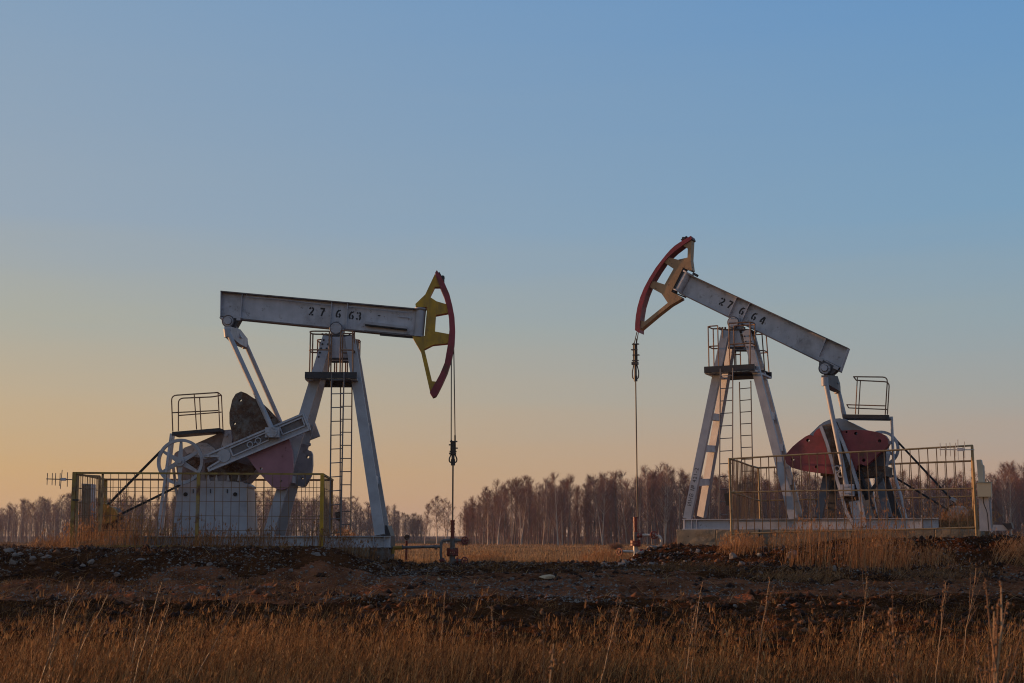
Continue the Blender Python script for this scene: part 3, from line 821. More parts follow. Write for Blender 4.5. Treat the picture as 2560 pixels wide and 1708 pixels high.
for i in range(3):
    for s in (-1, 1):
        p = A.lerp(B, 0.03 + 0.03*i) + Vector((s*0.07, -0.08, 0)); mb.cyl(p, p + Vector((0, -0.03, 0)), 0.02, 8)
mb.build_each('bolt', M['dark'], pumpR)
# inventory lettering on the near left leg
A, B = legsR[0][0], legsR[0][1]
cu = bpy.data.curves.new('lettering', 'FONT'); cu.body = 'ИНВ № 421-2'; cu.size = 0.155; cu.space_character = 1.15
cu.align_x = 'CENTER'; cu.align_y = 'CENTER'
tmp = bpy.data.objects.new('lettering', cu); COL.objects.link(tmp)
bpy.context.view_layer.update()
me = bpy.data.meshes.new_from_object(tmp.evaluated_get(bpy.context.evaluated_depsgraph_get()))
bpy.data.objects.remove(tmp)
me.materials.clear(); me.materials.append(M['stencil'])
d = (A-B).normalized(); nrm = Vector((0, -1, 0)); nrm = (nrm - d*nrm.dot(d)).normalized(); side = nrm.cross(d)
lo = bpy.data.objects.new('lettering', me); COL.objects.link(lo); lo.parent = pumpR
c = B.lerp(A, 0.165) + nrm*0.0845
lo.matrix_local = Matrix((( d.x, side.x, nrm.x, c.x), (d.y, side.y, nrm.y, c.y), (d.z, side.z, nrm.z, c.z), (0, 0, 0, 1)))
# platform
zf = Q.P(1830, 913, -1.0).z
t0, t1 = Q.P(1760, 920, -1.0).x, Q.P(1885, 912, -1.0).x
mb = MB()
for w in (-1.0, 0.92):
    mb.box((t0, w, zf-0.17), (t1, w+0.08, zf))
mb.build_each('platform_beam', M['dark'], pumpR)
mb = MB()
for q in (t0+0.07, t1-0.07):
    mb.bar((q, -0.92, zf-0.17), (q, 0.92, zf-0.17), 0.05, 0.16, (1, 0, 0))
mb.build_each('platform_bracket', M['grey'], pumpR)
mb = MB()
for sg in (-1, 1): mb.box((t0+0.05, sg*0.62-0.28, zf-0.035), (t1-0.05, sg*0.62+0.28, zf-0.01))
mb.build_each('deck', M['dark'], pumpR)
tl, tr = t0+0.06, t1-0.06
platform_rails(Q, pumpR, [(tl+0.34, tl+0.05, -0.95, -0.45, zf, (1.12, 0.56), 0.0), (tr-0.62, tr-0.02, -0.95, -0.45, zf, (1.16, 0.58), 0.03),
                          (tr-0.45, tr+0.02, 0.95, 0.45, zf, (1.1, 0.56), -0.05), (tl+0.45, tl+0.05, 0.95, 0.45, zf, (1.1, 0.56), 0.0)], M['rail'])
ladder(Q, pumpR, (1801, 922), (1798, 1300), (1832, 920), (1831, 1298), -1.06, 12, M['ladder'])
ladder(Q, pumpR, (1848.5, 955), (1856, 1250), (1877, 952), (1883, 1250), 1.0, 10, M['ladder'])
mb = MB(); mb.prism(tz(Q, [(1812, 1235), (1826, 1232), (1830, 1265), (1818, 1264)], -1.12), -1.2, -1.1); mb.build('junction_box', M['black'], pumpR)
# skid
zt = Q.P(1720, 1298, -1.1).z; zb = Q.P(1720, 1324, -1.1).z
x0, x1 = Q.P(1705, 1300, -1.1).x, Q.P(2345, 1310, -1.1).x
for sg in (-1, 1):
    mb = MB()
    mb.box((x0, sg*1.0-0.1, zt-0.02), (x1, sg*1.0+0.1, zt)); mb.box((x0, sg*1.0-0.1, zb), (x1, sg*1.0+0.1, zb+0.02)); mb.box((x0, sg*1.0-0.01, zb+0.02), (x1, sg*1.0+0.01, zt-0.02))
    for x in (x0+0.06, x0+0.26, x0+0.40, x1-0.4):
        mb.box((x, sg*1.0-0.1, zb+0.02), (x+0.015, sg*1.0-0.012, zt-0.02))
    mb.build('skid_beam', M['grey'], pumpR)
mb = MB()
for x in (x0+0.1, x0+2.4, x0+4.4, x1-0.3):
    mb.box((x, -0.9, zb+0.03), (x+0.15, 0.9, zt-0.03))
mb.build_each('cross_beam', M['dark'], pumpR)
skR = (x0, x1, zb, zt)
# splayed pedestal under the gearbox
for (a_, b_, w1_, w2_) in (((2070, 1185), (2046, 1300), -0.45, -0.85), ((2195, 1185), (2222, 1310), -0.45, -0.85), ((2070, 1185), (2046, 1300), 0.45, 0.85), ((2195, 1185), (2222, 1310), 0.45, 0.85)):
    A = Q.P(*a_, w1_); B = Q.P(*b_, w1_); A.y = w1_; B.y = w2_; B.z = zt
    A.x = Q.P(*a_, -0.45).x; B.x = Q.P(*b_, -0.85).x; A.z = Q.P(*a_, -0.45).z
    mb = MB(); mb.bar(A, B, 0.2, 0.16); mb.build('pedestal_leg', M['dark_grey'], pumpR)
mb = MB()
mb.bar(Q.P(2140, 1150, -0.6), Q.P(2205, 1330, -0.8), 0.07, 0.06); mb.bar(Q.P(2210, 1185, -0.6), Q.P(2165, 1245, -0.6), 0.09, 0.08)
mb.bar(Q.P(2150, 1200, -0.6), Q.P(2168, 1250, -0.6), 0.09, 0.08)
mb.build_each('pedestal_brace', M['dark'], pumpR)
mb = MB(); mb.prism(tz(Q, [(2052, 1172), (2214, 1165), (2214, 1190), (2130, 1193), (2052, 1190)], -0.55), -0.6, 0.6)
mb.build('bed_plate', M['rust'], pumpR)
# gearbox: grey top above the red weights, dark below
gtop = r5([(495,975),(560,915),(630,845),(700,795),(800,752),(940,738),(1055,778),(1200,850),(1330,915),(1480,960),(1560,1010),(1600,1250),(1560,1490),(700,1500),(560,1200)])
gbr = plate(Q, pumpR, 'gearbox', gtop, -0.42, 0.45, M['pale'])
for w0_, w1_ in ((-0.48, -0.421), (0.451, 0.50)):
    mb = MB(); mb.prism(tz(Q, [(2030, 1090), (2120, 1084), (2180, 1090), (2212, 1100), (2216, 1150), (2209, 1178), (2060, 1180), (2035, 1130)], w0_), w0_, w1_); mb.build('gearbox_case', M['dark_grey'], gbr)
# weights
lob = r5([(128,1320),(150,1260),(240,1158),(330,1080),(430,1008),(490,980),(515,985),(525,1010),(545,1000),(560,955),(600,905),(700,850),(900,860),(950,930),(1000,1200),(1010,1560),(850,1560),(660,1546),(560,1535),(400,1510),(240,1470),(150,1400)])
plate(Q, pumpR, 'counterweight', lob, -0.90, -0.60, M['red'], holes=((1940+467/5.87, 920+1062/5.87, 0.045), (1940+243/5.87, 920+1342/5.87, 0.045), (1940+590/5.87, 920+1452/5.87, 0.04)))['label'] = 'left red counterweight plate with round holes'
rob = r5([(900,925),(1120,908),(1340,915),(1450,935),(1530,955),(1600,988),(1640,1045),(1650,1120),(1630,1160),(1590,1200),(1500,1262),(1440,1330),(1380,1380),(1320,1440),(1240,1410),(1190,1440),(1185,1490),(1130,1545),(1090,1580),(1000,1560)])
plate(Q, pumpR, 'counterweight', rob, -0.90, -0.60, M['red'], holes=((1940+1170/5.87, 920+962/5.87, 0.045), (1940+1520/5.87, 920+1072/5.87, 0.045), (1940+1288/5.87, 920+1355/5.87, 0.045), (1940+1035/5.87, 920+938/5.87, 0.03)))['label'] = 'right red counterweight plate with round holes'
plate(Q, pumpR, 'counterweight', r5([(600,940),(900,840),(1330,925),(1560,1010),(1640,1200),(1500,1300),(1100,1600),(700,1500),(400,1450)]), 0.60, 0.90, M['red'])
# crank hanging down
crk = [(2049, 1065), (2060, 1059), (2074, 1066), (2082, 1052), (2092, 1056), (2128, 1150), (2150, 1225), (2162, 1290), (2164, 1318), (2134, 1320), (2116, 1290), (2085, 1185)]
crk = [(2049, 1066), (2066, 1061), (2091.5, 1054.5), (2128, 1150), (2150, 1225), (2166, 1318), (2134, 1322), (2114, 1286), (2085, 1185)]
mb = MB(); q = tz(Q, crk, -1.02); mb.prism(q, -1.02, -0.92); ckR = mb.build('crank', M['rust'], pumpR)
mb = MB(); mb.prism(q, 0.92, 1.06); mb.build('crank', M['grey'], pumpR)
mb = MB()
def strips(mb, pts, w, wd, dp):
    qq = [Q.P(x, y, w) for x, y in pts]
    for a_, b_ in zip(qq, qq[1:]): mb.bar(a_, b_, wd, dp)
strips(mb, [(2052, 1066), (2068, 1108), (2088, 1182), (2117, 1282), (2137, 1316)], -1.06, 0.075, 0.1)
strips(mb, [(2087, 1058), (2110, 1112), (2130, 1165), (2148, 1226), (2163, 1314)], -1.06, 0.075, 0.1)
strips(mb, [(2137, 1316), (2163, 1314)], -1.06, 0.08, 0.1)
mb.prism(tz(Q, [(2122, 1255), (2155, 1250), (2162, 1312), (2136, 1314)], -1.08), -1.08, -1.0)
mb.build('crank_edge', M['fence_c'] if False else M['grey'], ckR)
p = Q.P(2078, 1102, -1.05); mb = MB(); mb.cyl(p, p + Vector((0, 2.0, 0)), 0.17, 24); mb.build('crank_shaft', M['rust'], pumpR, smooth=True)
p = Q.P(2093, 1172, -1.1); mb = MB(); mb.ring(p, (0, 1, 0), 0.07, 0.02, 18, 6); p = Q.P(2102, 1186, -1.1); mb.ring(p, (0, 1, 0), 0.07, 0.02, 18, 6); mb.build_each('shackle', M['pale'], ckR)
wpR = Q.P(2119, 1226, -1.14)
# tail bearing, equaliser, pitmans
mb = MB()
mb.prism(tz(Q, r2([(1450,1005),(1560,1000),(1760,1100),(1640,1210),(1480,1190),(1448,1120)]), -0.2), -0.16, 0.16); mb.build('tail_bearing_bracket', M['dark_grey'], pumpR)
c = tz(Q, [(2062, 921)], -0.22)[0]
mb = MB(); mb.cyl((c[0], -0.22, c[1]), (c[0], 0.22, c[1]), 0.155, 24); mb.cyl((c[0], -0.29, c[1]), (c[0], -0.22, c[1]), 0.08, 18); bolts(mb, c, 0.12, -0.22, 8)
tb_ = mb.build('tail_bearing', M['grey'], pumpR, smooth=True)
mb = MB(); mb.ring((c[0], -0.22, c[1]), (0, 1, 0), 0.157, 0.016, 28, 6); mb.ring((c[0], -0.225, c[1]), (0, 1, 0), 0.085, 0.010, 20, 6); mb.build_each('bearing_seal', M['dark_grey'], tb_)
mb = MB()
Ap, Bp = Q.P(2047, 893, -0.15), Q.P(2098, 920, -0.15)
mb.bar((Ap.x, 0, Ap.z), (Bp.x, 0, Bp.z), 0.03, 0.38)
for k in (0.1, 0.85):
    q_ = Ap.lerp(Bp, k); mb.bar((q_.x-0.06, -0.18, q_.z-0.045+0.03), (q_.x+0.06, -0.18, q_.z-0.045-0.03), 0.08, 0.06)
mb.build('tail_clamp', M['pale'], pumpR)
en = Q.P(2062, 950, -1.05)
mb = MB()
mb.bar((en.x, -1.08, en.z), (en.x+0.03, 0, en.z+0.02), 0.24, 0.16, (1, 0, 0), 0.38, 0.22)
ef = Q.P(2093, 970, 1.05)
mb.bar((en.x+0.03, 0, en.z+0.02), (ef.x, 1.08, ef.z), 0.38, 0.22, (1, 0, 0), 0.24, 0.16)
mb.prism([(c[0]-0.12, c[1]+0.02), (c[0]+0.12, c[1]+0.02), (en.x+0.16, en.z), (en.x-0.12, en.z)], -0.1, 0.1)
mb.build('equalizer', M['dark_grey'], pumpR)
for sg in (-1, 1):
    mb = MB()
    e_ = en if sg < 0 else ef
    mb.tube([(e_.x+0.01, sg*1.06, e_.z-0.02), (wpR.x-0.02, sg*1.14, wpR.z+0.1)], 0.064, 12)
    mb.cyl((e_.x, sg*1.06, e_.z-0.16), (e_.x, sg*1.06, e_.z+0.06), 0.09, 12)
    pt = mb.build('pitman', M['pale'], pumpR, smooth=True)
    mb = MB(); mb.box((wpR.x-0.17, sg*1.14-0.08, wpR.z-0.15), (wpR.x+0.17, sg*1.14+0.08, wpR.z+0.15)); mb.cyl((wpR.x, sg*1.26, wpR.z), (wpR.x, sg*0.8, wpR.z), 0.125, 20); bolts(mb, (wpR.x, wpR.z), 0.09, -1.26, 6)
    mb.build('wrist_pin_bearing', M['grey'], pt)
# flywheel on the drive side, belts, motor
fc = tz(Q, [(2203, 1121)], 0.75)[0]
wheel(Q, pumpR, fc, 0.75, 0.44, M['grey'])
mb = MB()
mb.bar(Q.P(2240, 1100, 0.75), Q.P(2386, 1256, 0.75), 0.05, 0.09); mb.bar(Q.P(2218, 1182, 0.75), Q.P(2372, 1276, 0.75), 0.05, 0.09)
mb.build_each('drive_belt', M['black'], pumpR)
p = Q.P(2398, 1289, 0.5)
mb = MB(); mb.cyl(p + Vector((0, -0.35, 0)), p + Vector((0, 0.35, 0)), 0.25, 24); mb.box((p.x-0.25, p.y-0.3, p.z-0.42), (p.x+0.3, p.y+0.3, p.z-0.2)); mb.bar(Q.P(2378, 1246, 0.6), Q.P(2393, 1254, 0.6), 0.08, 0.2)
mb.build('motor', M['pale'], pumpR, smooth=True)
mb = MB(); mb.tube(rounded([Q.P(x, y, 0.2) for x, y in ((2352, 1318), (2358, 1290), (2374, 1262), (2395, 1262))], 0.2), 0.025, 6)
mb.tube(rounded([Q.P(x, y, 0.2) for x, y in ((2316, 1310), (2320, 1303), (2336, 1303), (2352, 1309))], 0.2), 0.02, 6)
mb.build_each('power_cable', M['black'], pumpR)
# rear platform
A, B = Q.P(2107.7, 1036, -0.9), Q.P(2222, 1037.5, -0.9)
mb = MB(); mb.prism([(A.x, A.z), (B.x, B.z), (B.x, B.z-0.1), (A.x, A.z-0.1)], -0.9, -0.82); mb.prism([(A.x, A.z-0.06), (B.x, B.z-0.06), (B.x, B.z-0.1), (A.x, A.z-0.1)], -0.82, -0.2)
mb.prism([(A.x, A.z), (B.x, B.z), (B.x, B.z-0.1), (A.x, A.z-0.1)], -0.28, -0.2)
plr = mb.build('rear_platform', M['dark'], pumpR)
mb = rear_rails(Q, plr, -0.88, [(2213, 1037), (2219, 943), (2134, 942)], [((2117, 1012), (2215, 1015))], [((2143.5, 944), (2138.5, 1036))], M['rail'])
mb.tube([Q.P(2134, 942, -0.88), Q.P(2141, 951, -0.22)], 0.017, 6); mb.tube([Q.P(2117, 1012, -0.88), Q.P(2122, 1020, -0.22)], 0.015, 6)
mb.build('guard_rail', M['rail'], plr)
mb = rear_rails(Q, plr, -0.22, [(2218.5, 1037), (2223.5, 955), (2141, 951)], [((2122, 1020), (2218, 1024))], [((2151, 953), (2146, 1036))], M['rail'])
mb.build('guard_rail', M['rail'], plr)
mb = MB()
q_ = [Q.P(x, y, -0.6) for x, y in ((2229, 1048), (2231, 1090), (2234, 1162), (2238, 1195), (2251, 1235), (2266, 1300))]
for a_, b_ in zip(q_, q_[1:]): mb.tube([a_, b_], 0.036, 8)
mb.bar(q_[0] + Vector((-0.18, 0, 0.03)), q_[0] + Vector((0.03, 0, 0.03)), 0.07, 0.07)
mb.build('platform_post', M['grey'], plr)
endR = bridle(Q, pumpR, 831, 862, 948, 1296, 1594, (0.2, 0.05), M['cable'])
# ============================================================ cages, wells, small plant
def wires(fr, root, A, B, C, D, nv, hs, w, r, m, name='wire_panel', skip=0, drop=0.0):
    """A-B top edge, C-D bottom edge (local points); nv upright wires, cross wires at the fractions hs"""
    mb = MB()
    for i in range(nv):
        k = (i + 1)/(nv + 1)
        t, b = A.lerp(B, k), C.lerp(D, k)
        j = random.uniform(-.006, .006)
        mb.tube([t, b + Vector((j, 0, -drop))], r, 4, cap=False)
    for h in hs:
        p, q = A.lerp(C, h), B.lerp(D, h)
        mb.tube([p, p.lerp(q, .5) + Vector((0, 0, random.uniform(-.012, .006))), q], r, 4, cap=False)
    return mb.build(name, m, root)

cageL = L.root('wire_cage')
tag(cageL, 'yellow framed wire cage with a gate around the left pumpjack', 'cage', 'wire cages round the pumpjacks')
wf, wb = -2.2, 1.3
fy = M['fence_y']
def post(fr, root, a, b, w, wd, m, dp=None):
    mb = MB(); mb.bar(fr.P(*a, w), fr.P(*b, w), wd, dp or wd); return mb.build('post', m, root)
post(L, cageL, (187, 1181), (179, 1368), wf, 0.085, fy)
post(L, cageL, (497, 1184), (491, 1368), wf, 0.075, fy)
post(L, cageL, (806, 1184), (803, 1374), wf, 0.085, M['yellow'])
post(L, cageL, (257, 1185), (252, 1330), wf+0.05, 0.045, M['fence_c'])
post(L, cageL, (264, 1197), (262, 1342), wb, 0.08, fy)
post(L, cageL, (830, 1199), (828, 1328), wb, 0.055, M['gold'])
mb = MB()
mb.bar(L.P(183, 1182.5, wf), L.P(806, 1185.5, wf), 0.045, 0.045); mb.build('top_rail', fy, cageL)
mb = MB(); mb.bar(L.P(262, 1199, wb), L.P(832, 1200.5, wb), 0.05, 0.05); mb.build('top_rail', M['rail'], cageL)
for a_, b_ in (((187, 1184), (264, 1199)), ((806, 1185.5), (832, 1200.5))):
    mb = MB(); mb.bar(L.P(*a_, wf), L.P(*b_, wb), 0.045, 0.045); mb.build('top_rail', fy, cageL)
mb = MB(); mb.bar(L.P(180, 1365, wf), L.P(803, 1367.5, wf), 0.04, 0.04); mb.build('bottom_rail', fy, cageL)
mb = MB(); mb.bar(L.P(262, 1357, wb), L.P(828, 1357, wb), 0.04, 0.04); mb.build('bottom_rail', fy, cageL)
for xa, xb, n in ((257, 496, 11), (496, 805, 14)):
    A, B, C, D = [L.P(x, y, wf) for x, y in ((xa, 1184), (xb, 1185), (xa-3, 1365), (xb-3, 1367))]
    wires(L, cageL, A, B, C, D, n, (0.19, 0.385, 0.585, 0.785), wf, 0.009, M['mesh'])
for xa, xb, n in ((264, 545, 14), (545, 830, 14)):
    A, B, C, D = [L.P(x, y, wb) for x, y in ((xa, 1199), (xb, 1200), (xa-1, 1356), (xb-1, 1356))]
    wires(L, cageL, A, B, C, D, n, (0.19, 0.42, 0.64, 0.82), wb, 0.009, M['mesh'])
for (xa, xb, ya, yb) in ((187, 264, 1184, 1199), (806, 832, 1185, 1200)):
    A, C = L.P(xa, ya, wf), L.P(xa-5, 1366, wf); B, D = L.P(xb, yb, wb), L.P(xb-2, 1356, wb)
    wires(L, cageL, A, B, C, D, 15, (0.19, 0.4, 0.6, 0.8), 0, 0.008, M['mesh'])
gate_r = MB()
def q2(a, w): return L.P(*a, w)
ga, gb_, gc, gd = q2((194, 1188), wf+.02), q2((250, 1191), wf+.35), q2((191, 1358), wf+.02), q2((247, 1352), wf+.35)
for a_, b_ in ((ga, gb_), (gc, gd), (ga, gc), (gb_, gd)): gate_r.bar(a_, b_, 0.045, 0.04)
gate = gate_r.build('gate', M['fence_c'], cageL)
gw = MB()
for i in range(8):
    k = (i+1)/9; gw.tube([ga.lerp(gb_, k), gc.lerp(gd, k)], 0.008, 4, cap=False)
for h in (0.2, 0.4, 0.6, 0.8): gw.tube([ga.lerp(gc, h), gb_.lerp(gd, h)], 0.008, 4, cap=False)
gw.build('wire_panel', M['mesh'], gate)
mb = MB(); mb.bar(L.P(182, 1250, wf-.05), L.P(197, 1250.5, wf-.05), 0.035, 0.04); mb.build('latch', M['dark'], gate)

cageR = Q.root('wire_cage')
tag(cageR, 'rusty cream tube and wire cage around the right pumpjack', 'cage', 'wire cages round the pumpjacks')
wf2, wb2 = -1.95, 1.75
fc_ = M['fence_c']
T0, T1 = Q.P(1823, 1147.5, wf2), Q.P(2430, 1114, wf2)
M0, M1 = Q.P(1826, 1231, wf2), Q.P(2438, 1221, wf2)
B0, B1 = Q.P(1827, 1335, wf2), Q.P(2444, 1318.5, wf2)
BT0, BT1 = Q.P(1896, 1170, wb2), Q.P(2430, 1152.5, wb2)
BM0, BM1 = Q.P(1900, 1252, wb2), Q.P(2432, 1241, wb2)
BB0, BB1 = Q.P(1902, 1345, wb2), Q.P(2436, 1335, wb2)
def rail(a_, b_, r, name='top_rail', m=None, sag=0.01):
    mb = MB(); mb.tube([a_, a_.lerp(b_, .33) + Vector((0, 0, sag)), a_.lerp(b_, .66) - Vector((0, 0, sag)), b_], r, 8); return mb.build(name, m or fc_, cageR)
rail(T0, T1, 0.023); rail(M0, M1, 0.019, 'middle_rail'); rail(B0, B1, 0.022, 'bottom_rail')
rail(BT0, BT1, 0.026); rail(BM0, BM1, 0.02, 'middle_rail')
rail(T0, BT0, 0.026); rail(M0, BM0, 0.02, 'middle_rail')
rail(T1, BT1, 0.026)
for a_, b_, r in ((T0 + Vector((0, 0, .02)), Q.P(1830, 1363, wf2), .030), (T1, Q.P(2442, 1340, wf2), .033), (BT0, Q.P(1903, 1345, wb2), .03), (BT1, BB1, .03)):
    mb = MB(); mb.tube([a_, b_], r, 10); mb.build('post', fc_, cageR)
wires(Q, cageR, T0, T1, B0, B1, 28, (), 0, 0.0145, M['mesh'], drop=0.14)
wires(Q, cageR, BT0, BT1, BB0, BB1, 24, (), 0, 0.012, M['mesh'])
wires(Q, cageR, T0, BT0, B0, BB0, 22, (), 0, 0.012, M['mesh'])
wires(Q, cageR, T1, BT1, B1, BB1, 16, (), 0, 0.012, M['mesh'])

def antenna(fr, label, a, b, box, els, w, m):
    p0 = fr.P(*a, w)
    rt = empty('antenna', fr.O + fr.a*p0.x + fr.n*w + Vector((0, 0, p0.z)), fr.yaw)
    tag(rt, label, 'antenna', 'antennas on the cages')
    sub = lambda x, y: fr.P(x, y, w) - p0
    mb = MB(); mb.tube([sub(*a), sub(*b)], 0.012, 6); mb.build('boom', m, rt)
    for x0_, y0_, x1_, y1_ in els:
        mb = MB(); mb.tube([sub(x0_, y0_), sub(x1_, y1_)], 0.009, 5); mb.build('element', m, rt)
    q0, q1 = sub(box[0], box[3]), sub(box[2], box[1])
    mb = MB(); mb.box((q0.x, -0.035, q0.z), (q1.x, 0.035, q1.z)); mb.build('housing', M['grey'], rt)
antenna(L, 'small antenna pointing left from the yellow cage post', (116, 1197.5), (188, 1199.5), (152, 1195, 165, 1202),
        ((118.7, 1183, 117.5, 1212), (131, 1183, 130, 1213), (139.3, 1183, 138, 1214), (150.5, 1183, 149, 1215), (155.5, 1175, 150.5, 1223), (168.7, 1181, 168, 1217)), wf-.03, M['pipe'])
antenna(Q, 'small antenna on the far right corner of the right cage', (2349, 1124), (2436, 1124.8), (2393.5, 1120, 2409, 1128),
        ((2350, 1107.7, 2351.5, 1140), (2365, 1108, 2367, 1140), (2374.5, 1107, 2376.5, 1141), (2389, 1107, 2389.5, 1141.5), (2394.5, 1099, 2395.5, 1150), (2411, 1104, 2412, 1146)), wf2-.06, M['light'])

def handwheel(parent, c, axis, r, m, spokes=5):
    mb = MB(); c = Vector(c); ax = Vector(axis).normalized()
    mb.ring(c, ax, r, 0.016, 24, 6)
    u = ax.orthogonal().normalized(); v = ax.cross(u)
    for i in range(spokes):
        a = 2*math.pi*i/spokes
        mb.tube([c, c + (u*math.cos(a) + v*math.sin(a))*r], 0.011, 5)
    mb.cyl(c - ax*0.03, c + ax*0.03, 0.03, 8)
    return mb.build('handwheel', m, parent)
def wellhead(fr, label, cx, Z, side, lower):
    """Z: dict of heights (image rows) on the plane w = 0"""
    base = fr.P(cx, Z['foot'], 0)
    rt = empty('wellhead', fr.O + fr.a*base.x + Vector((0, 0, base.z)), fr.yaw)
    tag(rt, label, 'wellhead', 'red wellheads under the horseheads')
    h = lambda y: fr.P(cx, y, 0).z - base.z
    X = lambda x, y: fr.P(x, y, 0).x - base.x
    mb = MB()
    mb.cyl((0, 0, h(Z['mid'])), (0, 0, h(Z['top'])), 0.05, 12)
    for k in (0.0, 0.18, 0.45, 0.62, 0.98):
        zz = h(Z['top']) + (h(Z['mid']) - h(Z['top']))*k
        mb.cyl((0, 0, zz-0.02), (0, 0, zz+0.015), 0.062, 12)
    mb.tube(rounded([(-.06, 0, h(Z['top'])-.02), (-.09, 0, h(Z['top'])-.1), (-.05, 0, h(Z['top'])-.17)], .03), 0.008, 4)
    mb.build('stuffing_box', M['valve'], rt)
    mb = MB(); mb.cyl((0, 0, h(Z['flange0'])), (0, 0, h(Z['mid'])), 0.062, 14); mb.build('tubing', M['pipe'], rt)
    mb = MB()
    f0, f1 = h(Z['flange1']), h(Z['flange0'])
    mb.cyl((0, 0, f0), (0, 0, f0 + (f1-f0)*.42), 0.15, 20); mb.cyl((0, 0, f0 + (f1-f0)*.55), (0, 0, f1), 0.15, 20)
    for i in range(8):
        a = R(45*i + 10); mb.cyl((.125*math.cos(a), .125*math.sin(a), f0-.03), (.125*math.cos(a), .125*math.sin(a), f1+.03), 0.016, 6)
    mb.build('flange', M['valve'], rt)
    mb = MB(); mb.cyl((0, 0, -0.1), (0, 0, f0), 0.075, 16); mb.build('casing', M['light'] if lower else M['pipe'], rt)
    return rt, h, X
wl, h, X = wellhead(L, 'red wellhead below the yellow horsehead', 1131, dict(top=1302, mid=1346, flange0=1373, flange1=1388, foot=1409), 1, False)
mb = MB(); mb.tube(rounded([(-.03, 0, h(1351)), (X(1103, 1351), 0, h(1351)), (X(1102, 1375), 0, h(1378)), (X(1103, 1400), 0, h(1400))], .1), 0.036, 10)
mb.tube([(.03, 0, h(1351)), (X(1157, 1351), 0, h(1351))], 0.034, 10); mb.cyl((.07, 0, h(1351)), (.12, 0, h(1351)), 0.055, 10)
mb.tube([(.05, 0, h(1401)), (X(1156, 1401), 0, h(1402))], 0.036, 10); mb.build('flow_line', M['pipe'], wl)
mb = MB(); mb.blob((X(1107, 1400), 0, h(1401)), 0.11, (1, .8, .7), 3, sub=2); mb.cyl((X(1141, 1400), 0, h(1401)), (X(1146, 1400), 0, h(1401)), .075, 12); mb.build_each('valve_body', M['valve'], wl)
handwheel(wl, (X(1162.5, 1351), -.02, h(1351)), (.45, -1, 0), .085, M['valve'])
handwheel(wl, (X(1161.5, 1402), -.02, h(1402)), (.45, -1, 0), .085, M['valve'])
wr, h, X = wellhead(Q, 'red wellhead below the tan horsehead with a light grey casing', 1589.5, dict(top=1294, mid=1330, flange0=1352, flange1=1364.5, foot=1402), 1, True)
mb = MB(); mb.tube(rounded([(.03, 0, h(1338)), (X(1644, 1338), 0, h(1338)), (X(1653.5, 1345), 0, h(1346)), (X(1653.5, 1380), 0, h(1380))], .12), 0.038, 10)
mb.tube([(.06, 0, h(1379)), (X(1664, 1379), 0, h(1379))], 0.036, 10); mb.tube([(-.06, 0, h(1379)), (X(1555, 1379), 0, h(1379))], 0.036, 10)
mb.build('flow_line', M['light'], wr)
mb = MB()
for x, y, r in ((1597, 1339, .07), (1604, 1339, .06), (1628, 1337, .055), (1604, 1379, .075), (1612, 1379, .06), (1629, 1380, .06), (1660, 1379, .065)):
    mb.cyl((X(x-2.5, y), 0, h(y)), (X(x+2.5, y), 0, h(y)), r, 12)
mb.bar((X(1657, 1379), 0, h(1379)), (X(1669, 1379), 0, h(1379)), .08, .08)
mb.build_each('valve_body', M['valve'], wr)
handwheel(wr, (X(1636.5, 1338), -.05, h(1338)), (.35, -1, 0), .1, M['valve'])
handwheel(wr, (X(1636.5, 1380), -.05, h(1380)), (.35, -1, 0), .1, M['valve'])
handwheel(wr, (X(1550.5, 1380), -.05, h(1380)), (-.35, -1, 0), .1, M['valve'])
# flow line of the left well
plr_ = L.root('pipeline'); tag(plr_, 'rusty pipe running from the left pumpjack base to its wellhead', 'pipe')
mb = MB(); mb.tube([L.P(983, 1370, 0), L.P(1006, 1369, 0)], 0.05, 10); mb.tube([L.P(983, 1370, 0), L.P(981, 1385, 0)], 0.05, 10); mb.build('pipe_end', M['gold'], plr_)
mb = MB(); mb.tube([L.P(1006, 1369, 0), L.P(1101, 1366.5, 0)], 0.036, 10)
for x in (1007, 1088, 1092): mb.cyl(L.P(x-1.5, 1368.5, 0), L.P(x+1.5, 1368.5, 0), 0.06, 10)
mb.build('pipe', M['pipe'], plr_)
sp = L.P(1017, 1372, 3.0)
st = empty('marker_stake', L.O + L.a*sp.x + L.n*3.0 + Vector((0, 0, sp.z)), L.yaw); tag(st, 'small round red marker on a stake behind the pipe', 'marker')
mb = MB(); mb.tube([(0, 0, -.3), (0, 0, .22)], .022, 6); mb.tube([(-.04, 0, -.3), (-.03, 0, .22)], .012, 6); mb.build('stake', M['valve'], st)
mb = MB(); mb.cyl((0, -.02, .31), (0, .02, .31), .075, 16); mb.build('disc', M['rust'], st)

# concrete blocks under the right skid, timber and block under the left
def block(fr, t0_, t1_, w0_, w1_, z0_, z1_, label, group, m, seed):
    c = Vector(((t0_+t1_)/2, (w0_+w1_)/2, z0_))
    mb = MB(); rr = random.Random(seed)
    mb.box((t0_-c.x, w0_-c.y, 0), (t1_-c.x, w1_-c.y, z1_-z0_))
    bmesh.ops.subdivide_edges(mb.bm, edges=mb.bm.edges[:], cuts=5, use_grid_fill=True)
    for v in mb.bm.verts: v.co += Vector((rr.uniform(-1, 1), rr.uniform(-1, 1), rr.uniform(-1, 1)))*0.008
    bmesh.ops.bevel(mb.bm, geom=[e for e in mb.bm.edges if len(e.link_faces) == 2 and e.calc_face_angle(0) > 1.2], offset=0.015, segments=1, affect='EDGES')
    o_ = mb.build('concrete_block', m); o_.location = fr.O + fr.a*c.x + fr.n*c.y + Vector((0, 0, c.z)); o_.rotation_euler = (0, 0, fr.yaw)
    tag(o_, label, 'block', group)
x0, x1, zb, zt = skR
gap = 0.012
